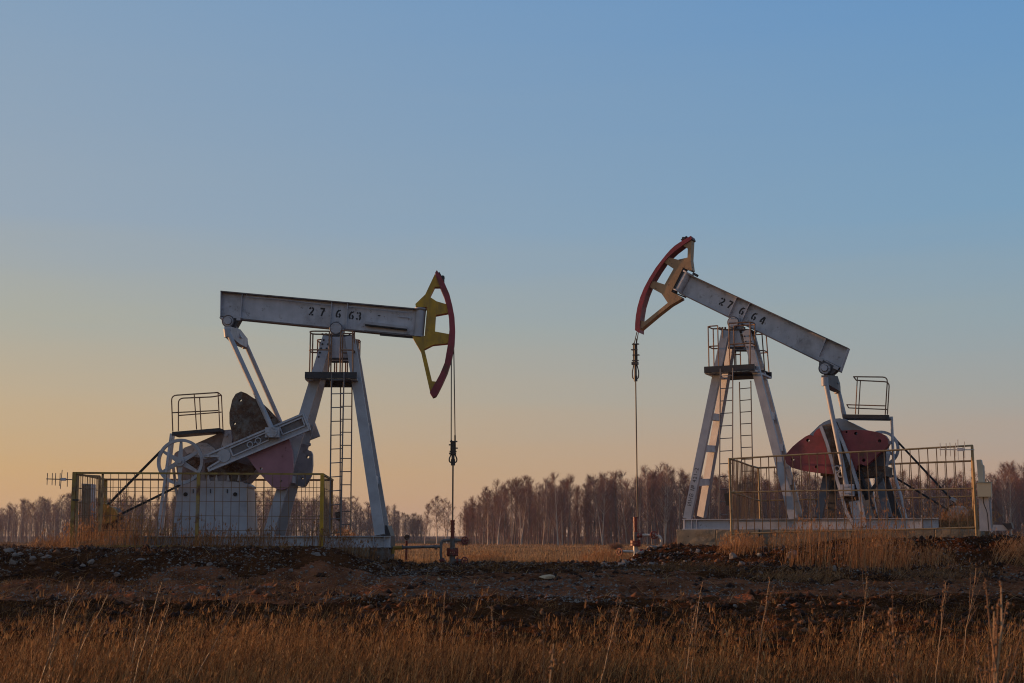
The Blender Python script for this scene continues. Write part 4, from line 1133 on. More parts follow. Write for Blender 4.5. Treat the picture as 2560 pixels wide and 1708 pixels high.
cuts = [x0-0.14, x0+0.72 if False else Q.P(1792, 1340, -1.15).x, Q.P(1900, 1340, -1.15).x, Q.P(2020, 1340, -1.15).x, Q.P(2130, 1340, -1.15).x, Q.P(2338, 1340, -1.15).x, Q.P(2455, 1340, -1.15).x]
labs = ['cracked concrete block at the left end of the right skid', 'second concrete block from the left under the right skid', 'third concrete block from the left under the right skid',
        'concrete block behind the tall dry grass under the right skid', 'concrete block right of the tall grass under the right cage', 'concrete block at the right end under the right cage']
for i in range(6):
    block(Q, cuts[i]+gap, cuts[i+1]-gap, -1.22 - 0.02*(i % 2), 1.2, zb-0.62, zb-0.004-0.006*(i % 2), labs[i], 'concrete blocks under the right skid', M['concrete'], i)
zbl = L.P(700, 1369, -1.1).z
for i, (xa, xb, ww) in enumerate(((262, 420, 0), (425, 620, 0), (625, 790, 0), (794, 925, 0), (929, 972, -.1))):
    a_, b_ = L.P(xa, 1372, -1.1).x, L.P(xb, 1372, -1.1).x
    block(L, a_, b_, -1.15+ww, 1.15, zbl-0.45, zbl-0.004, ['footing block at the left end of the left skid', 'footing block under the grey pedestal', 'footing block under the left skid between pedestal and cage corner', 'footing block right of the yellow cage corner', 'small dark footing block at the right end of the left skid'][i],
          'footing blocks under the left skid', M['concrete'] if i != 4 else M['rust'], 20+i)

# control cabinets
def cab(fr, w, label, parts, name='control_cabinet', cat='cabinet'):
    p0 = fr.P(*parts[0][1][2], w)
    rt = empty(name, fr.O + fr.a*p0.x + fr.n*w + Vector((0, 0, p0.z)), fr.yaw); tag(rt, label, cat)
    for nm, pts, d0, d1, m in parts:
        mb = MB(); mb.prism([((fr.P(x, y, w+d0) - p0).x, (fr.P(x, y, w+d0) - p0).z) for x, y in pts], d0, d1); mb.build(nm, m, rt)
    return rt, p0
cab(L, -0.9, 'weathered grey plank cabinet behind the cage gate', [('cabinet_body', [(204, 1209), (228, 1210), (226, 1330), (202, 1330)], 0, .4, M['grey'])] +
    [('plank', [(204.5+i*4.7, 1211), (208.2+i*4.7, 1211), (206.6+i*4.7, 1328), (202.9+i*4.7, 1328)], -.02, 0, M['concrete']) for i in range(5)])
_, p0 = cab(Q, -2.35, 'tall grey cabinet with a cream box on the post right of the right cage', [
    ('cabinet_body', [(2441, 1150), (2452, 1149), (2454, 1160), (2458, 1163), (2459, 1205), (2446, 1205)], .1, .45, M['cabinet']),
    ('post_panel', [(2446.5, 1240), (2471, 1240), (2478, 1328), (2449, 1328)], .02, .10, M['pale']),
    ('control_box', [(2441.5, 1207), (2477, 1206.5), (2478.5, 1242), (2444, 1242)], -.12, .12, M['cabinet_c']),
    ('box_lid', [(2440.5, 1204.5), (2478, 1204.5), (2478, 1206.5), (2440.5, 1207)], -.15, .14, M['cabinet']),
    ('post', [(2473, 1240), (2477, 1240), (2481, 1330), (2477, 1330)], .05, .14, M['grey'])])
rt = _
mb = MB(); mb.tube(rounded([Q.P(x, y, -2.38) - p0 for x, y in ((2458, 1242), (2459, 1260), (2468, 1280), (2472, 1327))], .15), .012, 5)
mb.tube(rounded([Q.P(x, y, -2.5) - p0 for x, y in ((2463, 1204), (2465, 1196), (2469, 1200), (2473, 1205))], .04), .01, 5)
mb.build('cable', M['black'], rt)
# low steel trough to the right of the cabinet
p0 = Q.P(2500, 1327, -1.0)
tr = empty('steel_trough', Q.O + Q.a*p0.x - Q.n*1.0 + Vector((0, 0, p0.z)), Q.yaw); tag(tr, 'low grey steel channel on the ground right of the cabinet', 'channel')
mb = MB(); mb.prism([((Q.P(x, y, -1.0)-p0).x, (Q.P(x, y, -1.0)-p0).z) for x, y in ((2483, 1312), (2528, 1313), (2528, 1326), (2480, 1327))], 0, .5); mb.build('channel', M['grey'], tr)
mb = MB(); mb.prism([((Q.P(x, y, -1.0)-p0).x, (Q.P(x, y, -1.0)-p0).z) for x, y in ((2505, 1309), (2528, 1308), (2532, 1322), (2520, 1325))], -.05, .55); mb.build('end_cap', M['dark'], tr)
# ============================================================ terrain
def _hash(ix, iy, seed):
    h = (ix.astype(np.int64)*374761393 + iy.astype(np.int64)*668265263 + seed*974634777) & 0xffffffff
    h = ((h ^ (h >> 13))*1274126177) & 0xffffffff
    return ((h ^ (h >> 16)) & 0xffff)/65535.0
def noise(x, y, s, seed=0):
    x = np.asarray(x, float)/s; y = np.asarray(y, float)/s
    ix, iy = np.floor(x), np.floor(y); fx, fy = x-ix, y-iy
    fx = fx*fx*(3-2*fx); fy = fy*fy*(3-2*fy)
    ix = ix.astype(np.int64); iy = iy.astype(np.int64)
    a, b, c, d = _hash(ix, iy, seed), _hash(ix+1, iy, seed), _hash(ix, iy+1, seed), _hash(ix+1, iy+1, seed)
    return (a*(1-fx)+b*fx)*(1-fy) + (c*(1-fx)+d*fx)*fy
def sstep(x, a, b):
    t = np.clip((x-a)/(b-a), 0, 1); return t*t*(3-2*t)
YP = [-60, 0, 12, 16.5, 19.5, 22.2, 24.0, 26.5, 29, 32, 34, 36, 40, 50, 66, 100, 220, 350, 3000]
ZP = [0.0, 0.0, 0.05, 0.08, 0.09, 0.14, 0.42, 0.58, 0.74, 0.86, 0.83, 0.76, 0.62, 0.35, 0.18, 0.10, -0.26, -0.58, -2.0]
def gh(x, y):
    x = np.asarray(x, float); y = np.asarray(y, float)
    z = np.interp(y, YP, ZP)
    edge = 0.5*(noise(x, y, 2.3, 5)-.5)
    # left pad
    mL = sstep(x, -17.0+edge, -13.5+edge)*(1-sstep(x, -4.4+edge, -2.6+edge))*sstep(y, 27.0+edge, 29.3+edge)*(1-sstep(y, 35.5, 38.5))
    mfar = (1-sstep(x, -16.5, -13.0))*sstep(y, 26.5, 29.5)*(1-sstep(y, 36, 50))
    z = z + (1.235-z)*np.maximum(mL, mfar*0.8)
    # right pad, turned with the unit
    tx, ty = x - Q.O.x, y - Q.O.y
    t = tx*Q.a.x + ty*Q.a.y; w = tx*Q.n.x + ty*Q.n.y
    mR = sstep(t, -2.6+edge*.6, -1.75+edge*.3)*sstep(w, -4.6+edge, -1.8+edge*.5)*(1-sstep(w, 3.0, 6.5))
    z = z + (1.33+.14*sstep(t, 1.6, 3.6)-z)*mR
    n = (noise(x, y, 3.1, 1)-.5)*0.10 + (noise(x, y, 1.1, 2)-.5)*0.06 + (noise(x, y, 0.37, 3)-.5)*0.075 + (noise(x, y, 0.17, 4)-.5)*0.055
    near = sstep(y, 8, 14)*(1-sstep(y, 46, 60))
    z = z + n*(0.45 + 0.75*near)
    # clods along the dark bank in front of the track
    bank = np.exp(-((y-(22.9+1.2*(noise(x, y*0, 6.0, 8)-.5)))/0.75)**2)
    z = z + bank*(0.16*sstep(noise(x, y, 1.7, 9), .35, .8) + 0.12*(noise(x, y, 0.45, 10)-.3))
    # wheel ruts of the track
    for yy in (25.3, 26.9):
        z = z - 0.045*np.exp(-((y-yy-0.6*(noise(x, y*0, 9.0, 12)-.5))/0.28)**2)
    # a shallow dark hollow between the wells and the field
    z = z - 0.12*np.exp(-((y-37.0)/1.6)**2)*np.exp(-(x/4.5)**4)
    z = z + (1-sstep(y, 180, 260))*sstep(y, 60, 100)*(noise(x, y, 9, 14)-.5)*0.15
    return z

def axis(parts):
    out = []
    for a, b, s in parts: out += list(np.arange(a, b, s))
    out.append(parts[-1][1]); return np.array(out)
xs = axis([(-950, -800, 50), (-800, -200, 100), (-200, -60, 14), (-60, -20, 1.0), (-20, 20, 0.085), (20, 60, 1.0), (60, 200, 14), (200, 800, 100), (800, 950, 50)])
ys = axis([(-60, -10, 10), (-10, 7, 0.8), (7, 40, 0.085), (40, 60, 0.4), (60, 120, 2), (120, 400, 10), (400, 1500, 55)])
XX, YY = np.meshgrid(xs, ys)
ZZ = gh(XX, YY)
nx, ny = len(xs), len(ys)
idx = np.arange(nx*ny).reshape(ny, nx)
quads = np.stack([idx[:-1, :-1], idx[:-1, 1:], idx[1:, 1:], idx[1:, :-1]], -1).reshape(-1, 4)
cx_ = (XX[:-1, :-1]+XX[1:, 1:]).ravel()/2; cy_ = (YY[:-1, :-1]+YY[1:, 1:]).ravel()/2
trk = (cy_ > 24.1+1.6*(noise(cx_, cy_*0, 3.5, 21)-.5)+1.1*(noise(cx_, cy_, .7, 22)-.5)) & (cy_ < 28.1+2.4*(noise(cx_, cy_*0, 2.9, 23)-.5)+1.3*(noise(cx_, cy_, .8, 24)-.5)) & (np.abs(cx_) < 58)
fld = cy_ > 41.0
def np_mesh(name, verts, faces, m, smooth=False, attr=None):
    """faces: list of (n, k) int arrays"""
    me = bpy.data.meshes.new(name)
    verts = np.asarray(verts, np.float32).reshape(-1, 3)
    me.vertices.add(len(verts)); me.vertices.foreach_set('co', verts.ravel())
    loops = np.concatenate([f.ravel() for f in faces]).astype(np.int32)
    tot = np.concatenate([np.full(len(f), f.shape[1], np.int32) for f in faces])
    me.loops.add(len(loops)); me.loops.foreach_set('vertex_index', loops)
    me.polygons.add(len(tot)); me.polygons.foreach_set('loop_start', np.concatenate([[0], np.cumsum(tot)[:-1]]).astype(np.int32))
    if smooth: me.polygons.foreach_set('use_smooth', np.ones(len(tot), bool))
    me.update(calc_edges=True)
    if attr is not None:
        a = me.attributes.new('rnd', 'FLOAT', 'POINT'); a.data.foreach_set('value', np.asarray(attr, np.float32))
    me.materials.append(m)
    return me
def link(name, me, parent=None, loc=None):
    o_ = bpy.data.objects.new(name, me); COL.objects.link(o_)
    if parent: o_.parent = parent
    if loc is not None: o_.location = loc
    return o_
def soil(name, c0, c1, c2, sc, bump=0.8):
    m = bpy.data.materials.new(name); m.use_nodes = True
    nt = m.node_tree; N = nt.nodes; K = nt.links; b = N['Principled BSDF']; b.inputs['Roughness'].default_value = 1.0; b.inputs['Specular IOR Level'].default_value = 0.0
    g_ = N.new('ShaderNodeNewGeometry')
    n1 = N.new('ShaderNodeTexNoise'); n1.inputs['Scale'].default_value = sc; n1.inputs['Detail'].default_value = 10; n1.inputs['Roughness'].default_value = .7
    n2 = N.new('ShaderNodeTexNoise'); n2.inputs['Scale'].default_value = sc*14; n2.inputs['Detail'].default_value = 6; n2.inputs['Roughness'].default_value = .7
    vo = N.new('ShaderNodeTexVoronoi'); vo.inputs['Scale'].default_value = 16
    for q in (n1, n2, vo): K.new(g_.outputs['Position'], q.inputs['Vector'])
    r1_ = N.new('ShaderNodeValToRGB'); r1_.color_ramp.elements[0].color = list(c0)+[1]; r1_.color_ramp.elements[1].color = list(c1)+[1]
    r1_.color_ramp.elements[0].position = .36; r1_.color_ramp.elements[1].position = .66
    K.new(n1.outputs['Fac'], r1_.inputs['Fac'])
    mr = N.new('ShaderNodeMapRange'); mr.inputs['From Min'].default_value = .52; mr.inputs['From Max'].default_value = .75; K.new(n2.outputs['Fac'], mr.inputs['Value'])
    mx = N.new('ShaderNodeMix'); mx.data_type = 'RGBA'; K.new(mr.outputs[0], mx.inputs[0]); K.new(r1_.outputs[0], mx.inputs[6]); mx.inputs[7].default_value = list(c2)+[1]
    K.new(mx.outputs[2], b.inputs['Base Color'])
    ad = N.new('ShaderNodeMath'); ad.operation = 'ADD'; K.new(n2.outputs['Fac'], ad.inputs[0]); K.new(vo.outputs['Distance'], ad.inputs[1])
    bp = N.new('ShaderNodeBump'); bp.inputs['Strength'].default_value = bump; bp.inputs['Distance'].default_value = .05
    K.new(ad.outputs[0], bp.inputs['Height']); K.new(bp.outputs[0], b.inputs['Normal'])
    return m
S_ground = soil('dark_reddish_soil', (.011, .0042, .002), (.105, .036, .013), (.15, .068, .032), 1.1)
S_track = soil('trodden_gravel_soil', (.065, .020, .008), (.30, .105, .048), (.34, .18, .11), 1.3)
S_field = soil('ploughed_stubble_soil', (.12, .055, .025), (.24, .12, .05), (.34, .19, .09), .5, .4)
allv = np.stack([XX.ravel(), YY.ravel(), ZZ.ravel()], -1)
def part_mesh(name, mask, m):
    f = quads[mask]; u, inv = np.unique(f, return_inverse=True)
    return link(name, np_mesh(name, allv[u], [inv.reshape(-1, 4)], m, smooth=True))
tag(part_mesh('ground', ~trk & ~fld, S_ground), kind='structure')
tag(part_mesh('dirt_track', trk, S_track), kind='structure')
tag(part_mesh('field', fld, S_field), kind='structure')

# ============================================================ grass and straw
def straw(name, stops, rough=.75, trans=True):
    m = bpy.data.materials.new(name); m.use_nodes = True
    nt = m.node_tree; N = nt.nodes; K = nt.links; b = N['Principled BSDF']; b.inputs['Roughness'].default_value = rough; b.inputs['Specular IOR Level'].default_value = .25
    at_ = N.new('ShaderNodeAttribute'); at_.attribute_name = 'rnd'
    rp = N.new('ShaderNodeValToRGB'); el = rp.color_ramp.elements
    el[0].position = 0; el[0].color = list(stops[0])+[1]; el[1].position = 1; el[1].color = list(stops[-1])+[1]
    for i, c in enumerate(stops[1:-1]): e = el.new((i+1)/(len(stops)-1)); e.color = list(c)+[1]
    K.new(at_.outputs['Fac'], rp.inputs['Fac']); K.new(rp.outputs[0], b.inputs['Base Color'])
    if trans:
        tr_ = N.new('ShaderNodeBsdfTranslucent'); ms = N.new('ShaderNodeMixShader'); ms.inputs[0].default_value = .25
        K.new(rp.outputs[0], tr_.inputs[0]); K.new(b.outputs[0], ms.inputs[1]); K.new(tr_.outputs[0], ms.inputs[2]); K.new(ms.outputs[0], N['Material Output'].inputs[0])
    return m
def blades(x, y, h, wd, lean, leanj, rnd, curve=.35, z=None, dirj=.6, head=0.0):
    """3-joint blades; lean = mean tilt towards +x"""
    n = len(x)
    if z is None: z = gh(x, y)
    a = rng.normal(0, dirj, n)
    tilt = np.abs(rng.normal(lean, leanj, n))
    dx, dy = np.cos(a), np.sin(a)
    sgn = np.where(rng.random(n) < .12, -1, 1); dx = dx*sgn
    fa = rng.uniform(-.9, .9, n)      # blade faces roughly the viewer, turned at random
    ux, uy = np.cos(fa), np.sin(fa)
    P0 = np.stack([x, y, z-.02], -1)
    t1 = tilt*(1-curve); t2 = tilt*(1+curve)
    s1 = np.stack([np.sin(t1)*dx, np.sin(t1)*dy, np.cos(t1)], -1)*(h*.55)[:, None]
    s2 = np.stack([np.sin(t2)*dx, np.sin(t2)*dy, np.cos(t2)], -1)*(h*.45)[:, None]
    P1 = P0+s1; P2 = P1+s2
    U = np.stack([ux, uy, np.zeros(n)], -1)*(wd/2)[:, None]
    V = np.stack([P0-U, P0+U, P1-U*.8, P1+U*.8, P2-U*.15, P2+U*.15], 1)
    i = np.arange(n)*6
    F = np.concatenate([np.stack([i, i+1, i+3, i+2], -1), np.stack([i+2, i+3, i+5, i+4], -1)])
    return V.reshape(-1, 3), F, np.repeat(rnd, 6), P2
def merge(lst):
    vs, fs, rs, off = [], [], [], 0
    for v, f, r_, *_ in lst:
        vs.append(v); fs.append(f+off); rs.append(r_); off += len(v)
    return np.concatenate(vs), [np.concatenate(fs)], np.concatenate(rs)
def in_view(n, y0, y1, pad=1.0, p=1.0):
    y = y0 + (y1-y0)*rng.random(n)**p
    x = (rng.random(n)*2-1)*(y*0.42+pad)
    return x, y
G_near = straw('dry_brown_grass', [(.05, .017, .005), (.15, .060, .019), (.31, .145, .048), (.56, .31, .115)])
G_gold = straw('dry_golden_straw', [(.14, .06, .02), (.27, .125, .047), (.44, .22, .09), (.60, .34, .15)])
G_stub = straw('pale_stubble', [(.16, .075, .028), (.32, .16, .06), (.46, .26, .11), (.58, .36, .18)])
N1 = 190000
x, y = in_view(N1, 7.5, 20.6, 1.0)
m_ = noise(x, y, 1.9, 31)*.6 + noise(x, y, .6, 32)*.4
edge = 17.4 + 1.6*(noise(x, y*0, 2.4, 33)-.5) - 1.5*np.exp(-((x+3.5)/3.0)**2)
keep = (rng.random(N1) < (.12+1.1*sstep(m_, .3, .62))) & (rng.random(N1) < 1-.97*sstep(y, edge-2.6, edge+1.0))
x, y, m_ = x[keep], y[keep], m_[keep]
h_ = rng.uniform(.06, .30, len(x))*(.35+1.1*m_)
L4 = noise(x, y, 3.4, 36)*.6 + noise(x, y, 1.1, 37)*.4
h_ = h_*(.35+1.35*L4)
lst = [blades(x, y, h_, rng.uniform(.0035, .008, len(x)), .5, .45, np.clip(rng.normal(.38, .28, len(x))+(noise(x, y, 2.2, 38)-.5)*.35, 0, 1), .5, dirj=1.2)]
# taller stems with bent tips
x, y = in_view(19000, 8.0, 18.2, .8)
k_ = rng.random(len(x)) < sstep(noise(x, y, 1.4, 35)*.5+noise(x, y, 3.4, 36)*.5, .34, .66)
x, y = x[k_], y[k_]
tall = blades(x, y, rng.uniform(.26, .48, len(x))+.35*rng.random(len(x))**4, rng.uniform(.003, .006, len(x)), .42, .26, np.clip(rng.normal(.68, .25, len(x)), 0, 1), .4, dirj=.7)
lst.append(tall)
# seed heads: short clusters of tiny blades at the stem tips
tips = tall[3]
sel = rng.random(len(tips)) < .5
tp_ = np.repeat(tips[sel], 5, 0) + rng.normal(0, .012, (sel.sum()*5, 3))
lst.append(blades(tp_[:, 0], tp_[:, 1], rng.uniform(.02, .06, len(tp_)), rng.uniform(.005, .01, len(tp_)), .5, .4, np.clip(rng.normal(.5, .2, len(tp_)), 0, 1), .3, z=tp_[:, 2], dirj=1.2))
v, f, r_ = merge(lst)
tag(link('grass', np_mesh('grass', v, f, G_near, attr=r_)), 'dry brown grass covering the foreground', 'grass', kind='stuff')
# sparse short growth on the bank, the track edges and the pads
N2 = 90000
x, y = in_view(N2, 20.0, 37, 1.0)
m_ = noise(x, y, 1.3, 41)*.5 + noise(x, y, .45, 42)*.5
on = (y > 24.3) & (y < 28.0)
lft = sstep(-x, 2.0, 5.0)*(y < 27.5)
keep = rng.random(N2) < np.maximum(sstep(m_, .50, .72)*np.where(on, .12, .9), lft*sstep(m_, .25, .55)*.8)
x, y = x[keep], y[keep]
lst = [blades(x, y, rng.uniform(.04, .20, len(x)), rng.uniform(.004, .009, len(x)), .7, .4, np.clip(rng.normal(.4, .25, len(x)), 0, 1), .4, dirj=1.2)]
x, y = in_view(2600, 22.0, 34.0, .5)
lst.append(blades(x, y, rng.uniform(.15, .75, len(x)), rng.uniform(.006, .013, len(x)), 1.42, .12, np.clip(rng.normal(.75, .2, len(x)), 0, 1), .06, z=gh(x, y)+.03, dirj=1.5))
v, f, r_ = merge(lst)
tag(link('sparse_grass', np_mesh('sparse_grass', v, f, G_near, attr=r_)), 'thin brown tufts on the bank and around the pads', 'grass', kind='stuff')
# tall golden clumps: each a thing
def clump(label, cx, cy, rx, ry, n, hlo, hhi, lean, seed, group=None, name='dry_grass_clump', rot=0, m=None, wd=(.0045, .011), tint=.6, zoff=0.0):
    global rng
    keep_rng = rng; rng = np.random.default_rng(seed)
    a = rng.random(n)*2*math.pi; q = np.sqrt(rng.random(n))
    lx, ly = q*np.cos(a)*rx, q*np.sin(a)*ry
    x_ = lx*math.cos(rot)-ly*math.sin(rot); y_ = lx*math.sin(rot)+ly*math.cos(rot)
    zc = float(gh(cx, cy))
    z_ = gh(cx+x_, cy+y_)-zc
    hh = rng.uniform(hlo, hhi, n)*(1-.45*q)
    hh = hh*(.45+1.1*noise(cx+x_, cy+y_, .33, seed))
    b1 = blades(x_, y_, hh, rng.uniform(*wd, n), lean, .16, np.clip(rng.normal(tint, .22, n), 0, 1), .3, z=z_, dirj=.5)
    tps = b1[3][rng.random(n) < .6]; tq = np.repeat(tps, 4, 0)
    tq = tq + rng.normal(0, .015, tq.shape)
    b2 = blades(tq[:, 0], tq[:, 1], rng.uniform(.03, .09, len(tq)), rng.uniform(.007, .014, len(tq)), .35, .3, np.clip(rng.normal(tint, .2, len(tq)), 0, 1), .3, z=tq[:, 2], dirj=1.0)
    v_, f_, r2_ = merge([b1, b2])
    o_ = link(name, np_mesh(name, v_, f_, m or G_gold, attr=r2_), loc=(cx, cy, zc))
    tag(o_, label, 'dry grass', group); rng = keep_rng
GC = 'tall dry grass clumps round the cages'
c_ = at(2090, 1375, 30.4); clump('tall golden dry grass in front of the red counterweight cage', c_.x, c_.y, 1.3, 1.1, 380, .6, 1.6, .14, 1, GC, tint=.5)
c_ = at(2195, 1390, 29.9); clump('dense golden dry grass leaning right below the right rear platform', c_.x, c_.y, .7, .9, 330, .8, 1.75, .22, 2, GC, tint=.55)
c_ = at(1950, 1350, 32.4); clump('thin dry grass along the middle of the right cage', c_.x, c_.y, 1.3, .4, 240, .3, .8, .16, 3, GC)
c_ = at(1850, 1350, 32.8); clump('low dry grass at the left corner post of the right cage', c_.x, c_.y, .6, .5, 300, .2, .5, .16, 4, GC)
c_ = at(2400, 1330, 33.0); clump('round heap of golden straw inside the right cage over the motor', c_.x, c_.y, .65, .7, 1500, .5, 1.05, .5, 5, GC)
c_ = at(2540, 1350, 29.5); clump('straw leaning right at the right edge of the picture', c_.x, c_.y, .6, .5, 380, .5, 1.0, .9, 6, GC)
c_ = at(2300, 1368, 29.8); clump('short dry grass in front of the right end of the right cage', c_.x, c_.y, .8, .3, 300, .3, .7, .2, 7, GC)
c_ = at(290, 1345, 31.2); clump('ragged dry grass inside the left cage by the gate', c_.x, c_.y, 1.3, .8, 650, .4, 1.05, .15, 8, GC)
c_ = at(235, 1365, 29.9); clump('dry grass in front of the gate of the left cage', c_.x, c_.y, .8, .3, 170, .3, .8, .2, 9, GC)
c_ = at(420, 1350, 31.0); clump('dry stems in front of the grey pedestal', c_.x, c_.y, 1.2, .4, 220, .3, .9, .25, 10, GC, tint=.4)
c_ = at(600, 1360, 30.0); clump('thin dry stems along the left cage bottom rail', c_.x, c_.y, 1.4, .25, 420, .2, .6, .2, 11, GC, tint=.35)
c_ = at(850, 1375, 30.2); clump('thin dark stems right of the yellow corner post', c_.x, c_.y, .9, .3, 260, .3, .8, .12, 12, GC, tint=.25)
c_ = at(860, 1325, 34.2); clump('small rusty weed behind the ladders of the left pumpjack', c_.x, c_.y, .3, .3, 260, .4, .85, .1, 13, GC)
c_ = at(265, 1335, 33.0); clump('orange brown weeds against the back of the left cage', c_.x, c_.y, .7, .5, 450, .5, 1.0, .15, 14, GC)
c_ = at(140, 1372, 30.5); clump('broken dry stalks left of the left cage', c_.x, c_.y, .8, .5, 160, .4, .9, .9, 15, GC, tint=.5)
c_ = at(1990, 1432, 28.0); clump('flattened pale straw on the slope below the right pad', c_.x, c_.y, .9, .5, 420, .35, .8, 1.3, 16, GC, tint=.4)
c_ = at(1700, 1415, 30.5); clump('flattened grey green straw right of the right wellhead', c_.x, c_.y, 1.1, .7, 420, .25, .6, 1.3, 17, GC, tint=.1)
c_ = at(2330, 1420, 27.5); clump('tangled dark straw at the foot of the right bank', c_.x, c_.y, 1.0, .6, 300, .4, .9, 1.2, 18, GC, tint=.3)
c_ = at(1200, 1392, 40.0); clump('reddish tuft left of centre at the field edge', c_.x, c_.y, .9, .6, 700, .2, .5, .3, 19, GC)
c_ = at(1510, 1385, 40.0); clump('orange tuft left of the right wellhead', c_.x, c_.y, .8, .6, 700, .3, .65, .3, 20, GC)
for i_, (px_, Y_, lab_) in enumerate(((60, 12.5, 'leaning clump of long stems at the far left of the foreground'), (230, 13.5, 'long stems leaning right below the left cage gate'), (420, 13.0, 'clump of long stems below the left gearbox'),
        (700, 14.5, 'thin clump of stems in front of the left tower leg'), (960, 14.0, 'feathery clump below the left end of the pipe'), (1100, 15.0, 'clump of stems below the left wellhead'), (1420, 13.5, 'clump of stems left of the right wellhead line'),
        (1640, 14.0, 'clump of stems below the right wellhead pipes'), (1790, 13.0, 'leaning clump below the left foot of the right tower'), (2080, 14.5, 'clump of stems below the red counterweights'), (2330, 13.0, 'clump of stems below the right end of the right cage'))):
    x_c = at(px_, 1600, Y_).x
    clump(lab_, x_c, Y_, .75, .6, 190, .35, .95, .42, 40+i_, 'long stemmed grass clumps in the foreground', wd=(.003, .006), tint=.62, m=G_near)
# stubble on the field
N3 = 130000
yy = 38 + 200*rng.random(N3)**1.7
xx = (rng.random(N3)*2-1)*(yy*.42+3)
row = np.round(yy/.8)*.8
yy = np.where(yy > 60, row + rng.normal(0, .12, N3), yy)
sc_ = np.clip(yy/60, 1, 2.6)
keep = rng.random(N3) < .25+.9*sstep(noise(xx, yy, 5, 51), .3, .6)
xx, yy, sc_ = xx[keep], yy[keep], sc_[keep]
v, f, r_ = merge([blades(xx, yy, rng.uniform(.10, .34, len(xx)), rng.uniform(.010, .022, len(xx))*sc_, .2, .25, np.clip(rng.normal(.55, .25, len(xx)), 0, 1), .3, dirj=1.2)])
tag(link('stubble', np_mesh('stubble', v, f, G_stub, attr=r_)), 'pale orange stubble across the field before the wood', 'stubble', kind='stuff')

# single tall weeds of the foreground
def weed(px, py_top, Y, px_foot, label, seed, branches=4, r=.005, group=None):
    rr = random.Random(seed)
    top = at(px, py_top, Y)
    fx = at(px_foot, 1600, Y).x
    fz = float(gh(fx, Y))
    H = top.z - fz
    mb = MB()
    S = [Vector((0, 0, 0))]
    for i in range(1, 9):
        k = i/8
        S.append(Vector(((top.x-fx)*(k**1.25) + rr.uniform(-.008, .008), rr.uniform(-.02, .02), H*k)))
    mb.tube(S, r, 5, r2=r*.4)
    br = MB()
    for b in range(branches):
        k = rr.uniform(.35, .85); i = int(k*8); p = S[i]
        d = (S[min(8, i+1)]-S[i]).normalized()
        e = (d + Vector((rr.uniform(-.5, .6), rr.uniform(-.4, .4), 0))*.6).normalized()
        ln = H*rr.uniform(.15, .35)
        q = p + e*ln*.5 + Vector((0, 0, .02)); q2_ = p + e*ln + Vector((.01, 0, ln*.15))
        br.tube([p, q, q2_], r*.6, 4, r2=r*.25)
        for j in range(7):
            c = q.lerp(q2_, rr.random()); br.blob(c + Vector((rr.uniform(-.01, .01), rr.uniform(-.01, .01), 0)), rr.uniform(.004, .009), seed=j, sub=1)
    for j in range(16):
        c = S[-1].lerp(S[-3], rr.random()**1.3); br.blob(c + Vector((rr.uniform(-.014, .014), rr.uniform(-.014, .014), rr.uniform(-.01, .02))), rr.uniform(.005, .011), seed=j, sub=1)
    rt = empty('dry_weed', (fx, Y, fz)); tag(rt, label, 'weed', group)
    mb.build('stem', M['straw1'], rt); br.build('seed_head', M['straw2'], rt)
M['straw1'] = mat('pale_stem', (.36, .22, .11), .6, var=.3, scale=20)
M['straw2'] = mat('brown_seed_head', (.20, .10, .045), .8, var=.3, scale=40)
WG = 'tall dry weeds standing out of the foreground grass'
for i, a_ in enumerate([
    (205, 1445, 11.0, 85, 'tall pale bent stalk leaning right at the far left', 5), (270, 1485, 11.5, 150, 'second tall stalk leaning right at the left', 4),
    (140, 1505, 12.0, 125, 'slender upright stalk near the left edge', 3), (360, 1490, 12.0, 325, 'tall forked stalk left of the first cage post line', 4),
    (405, 1455, 12.0, 330, 'tallest stalk below the left pumpjack gearbox', 5), (430, 1490, 13.0, 360, 'thin stalk right of the tallest left stalk', 4),
    (600, 1505, 12.5, 470, 'long thin stalk leaning far right below the left pumpjack', 5), (985, 1525, 14.0, 930, 'feathery stalk below the pipe of the left well', 4),
    (1112, 1480, 15.0, 1100, 'small stalk below the left wellhead', 2), (1230, 1515, 13.5, 1235, 'forked seed stalk in the middle of the grass', 4),
    (1555, 1500, 12.0, 1490, 'bright forked stalk left of the right wellhead line', 5), (1755, 1455, 13.0, 1725, 'tall thin stalk below the left foot of the right pumpjack', 3),
    (1740, 1515, 11.5, 1700, 'leaning stalk beside a taller thin one right of centre', 4), (1925, 1445, 12.5, 1880, 'tall stalk below the middle of the right cage', 4),
    (2170, 1440, 13.5, 2140, 'thin white stalk below the right rear platform', 2), (2365, 1455, 12.0, 2330, 'brown stalk left of the large blurred stalks', 3),
    (2440, 1420, 13.0, 2395, 'long curving stalk at the right side', 4)]):
    weed(a_[0], a_[1], a_[2], a_[3], a_[4], 60+i, a_[5]+2, .0058, WG)
weed(2505, 1455, 5.2, 2425, 'large close stalk at the lower right', 90, 9, .0085, WG)
weed(2490, 1530, 5.6, 2440, 'second close stalk beside the large one at the lower right', 91, 7, .008, WG)
weed(2230, 1520, 6.0, 2250, 'dim close stalk at the bottom right of centre', 92, 5, .004, WG)
weed(1380, 1610, 5.0, 1330, 'close leaning stalk at the bottom middle', 93, 3, .005, WG)

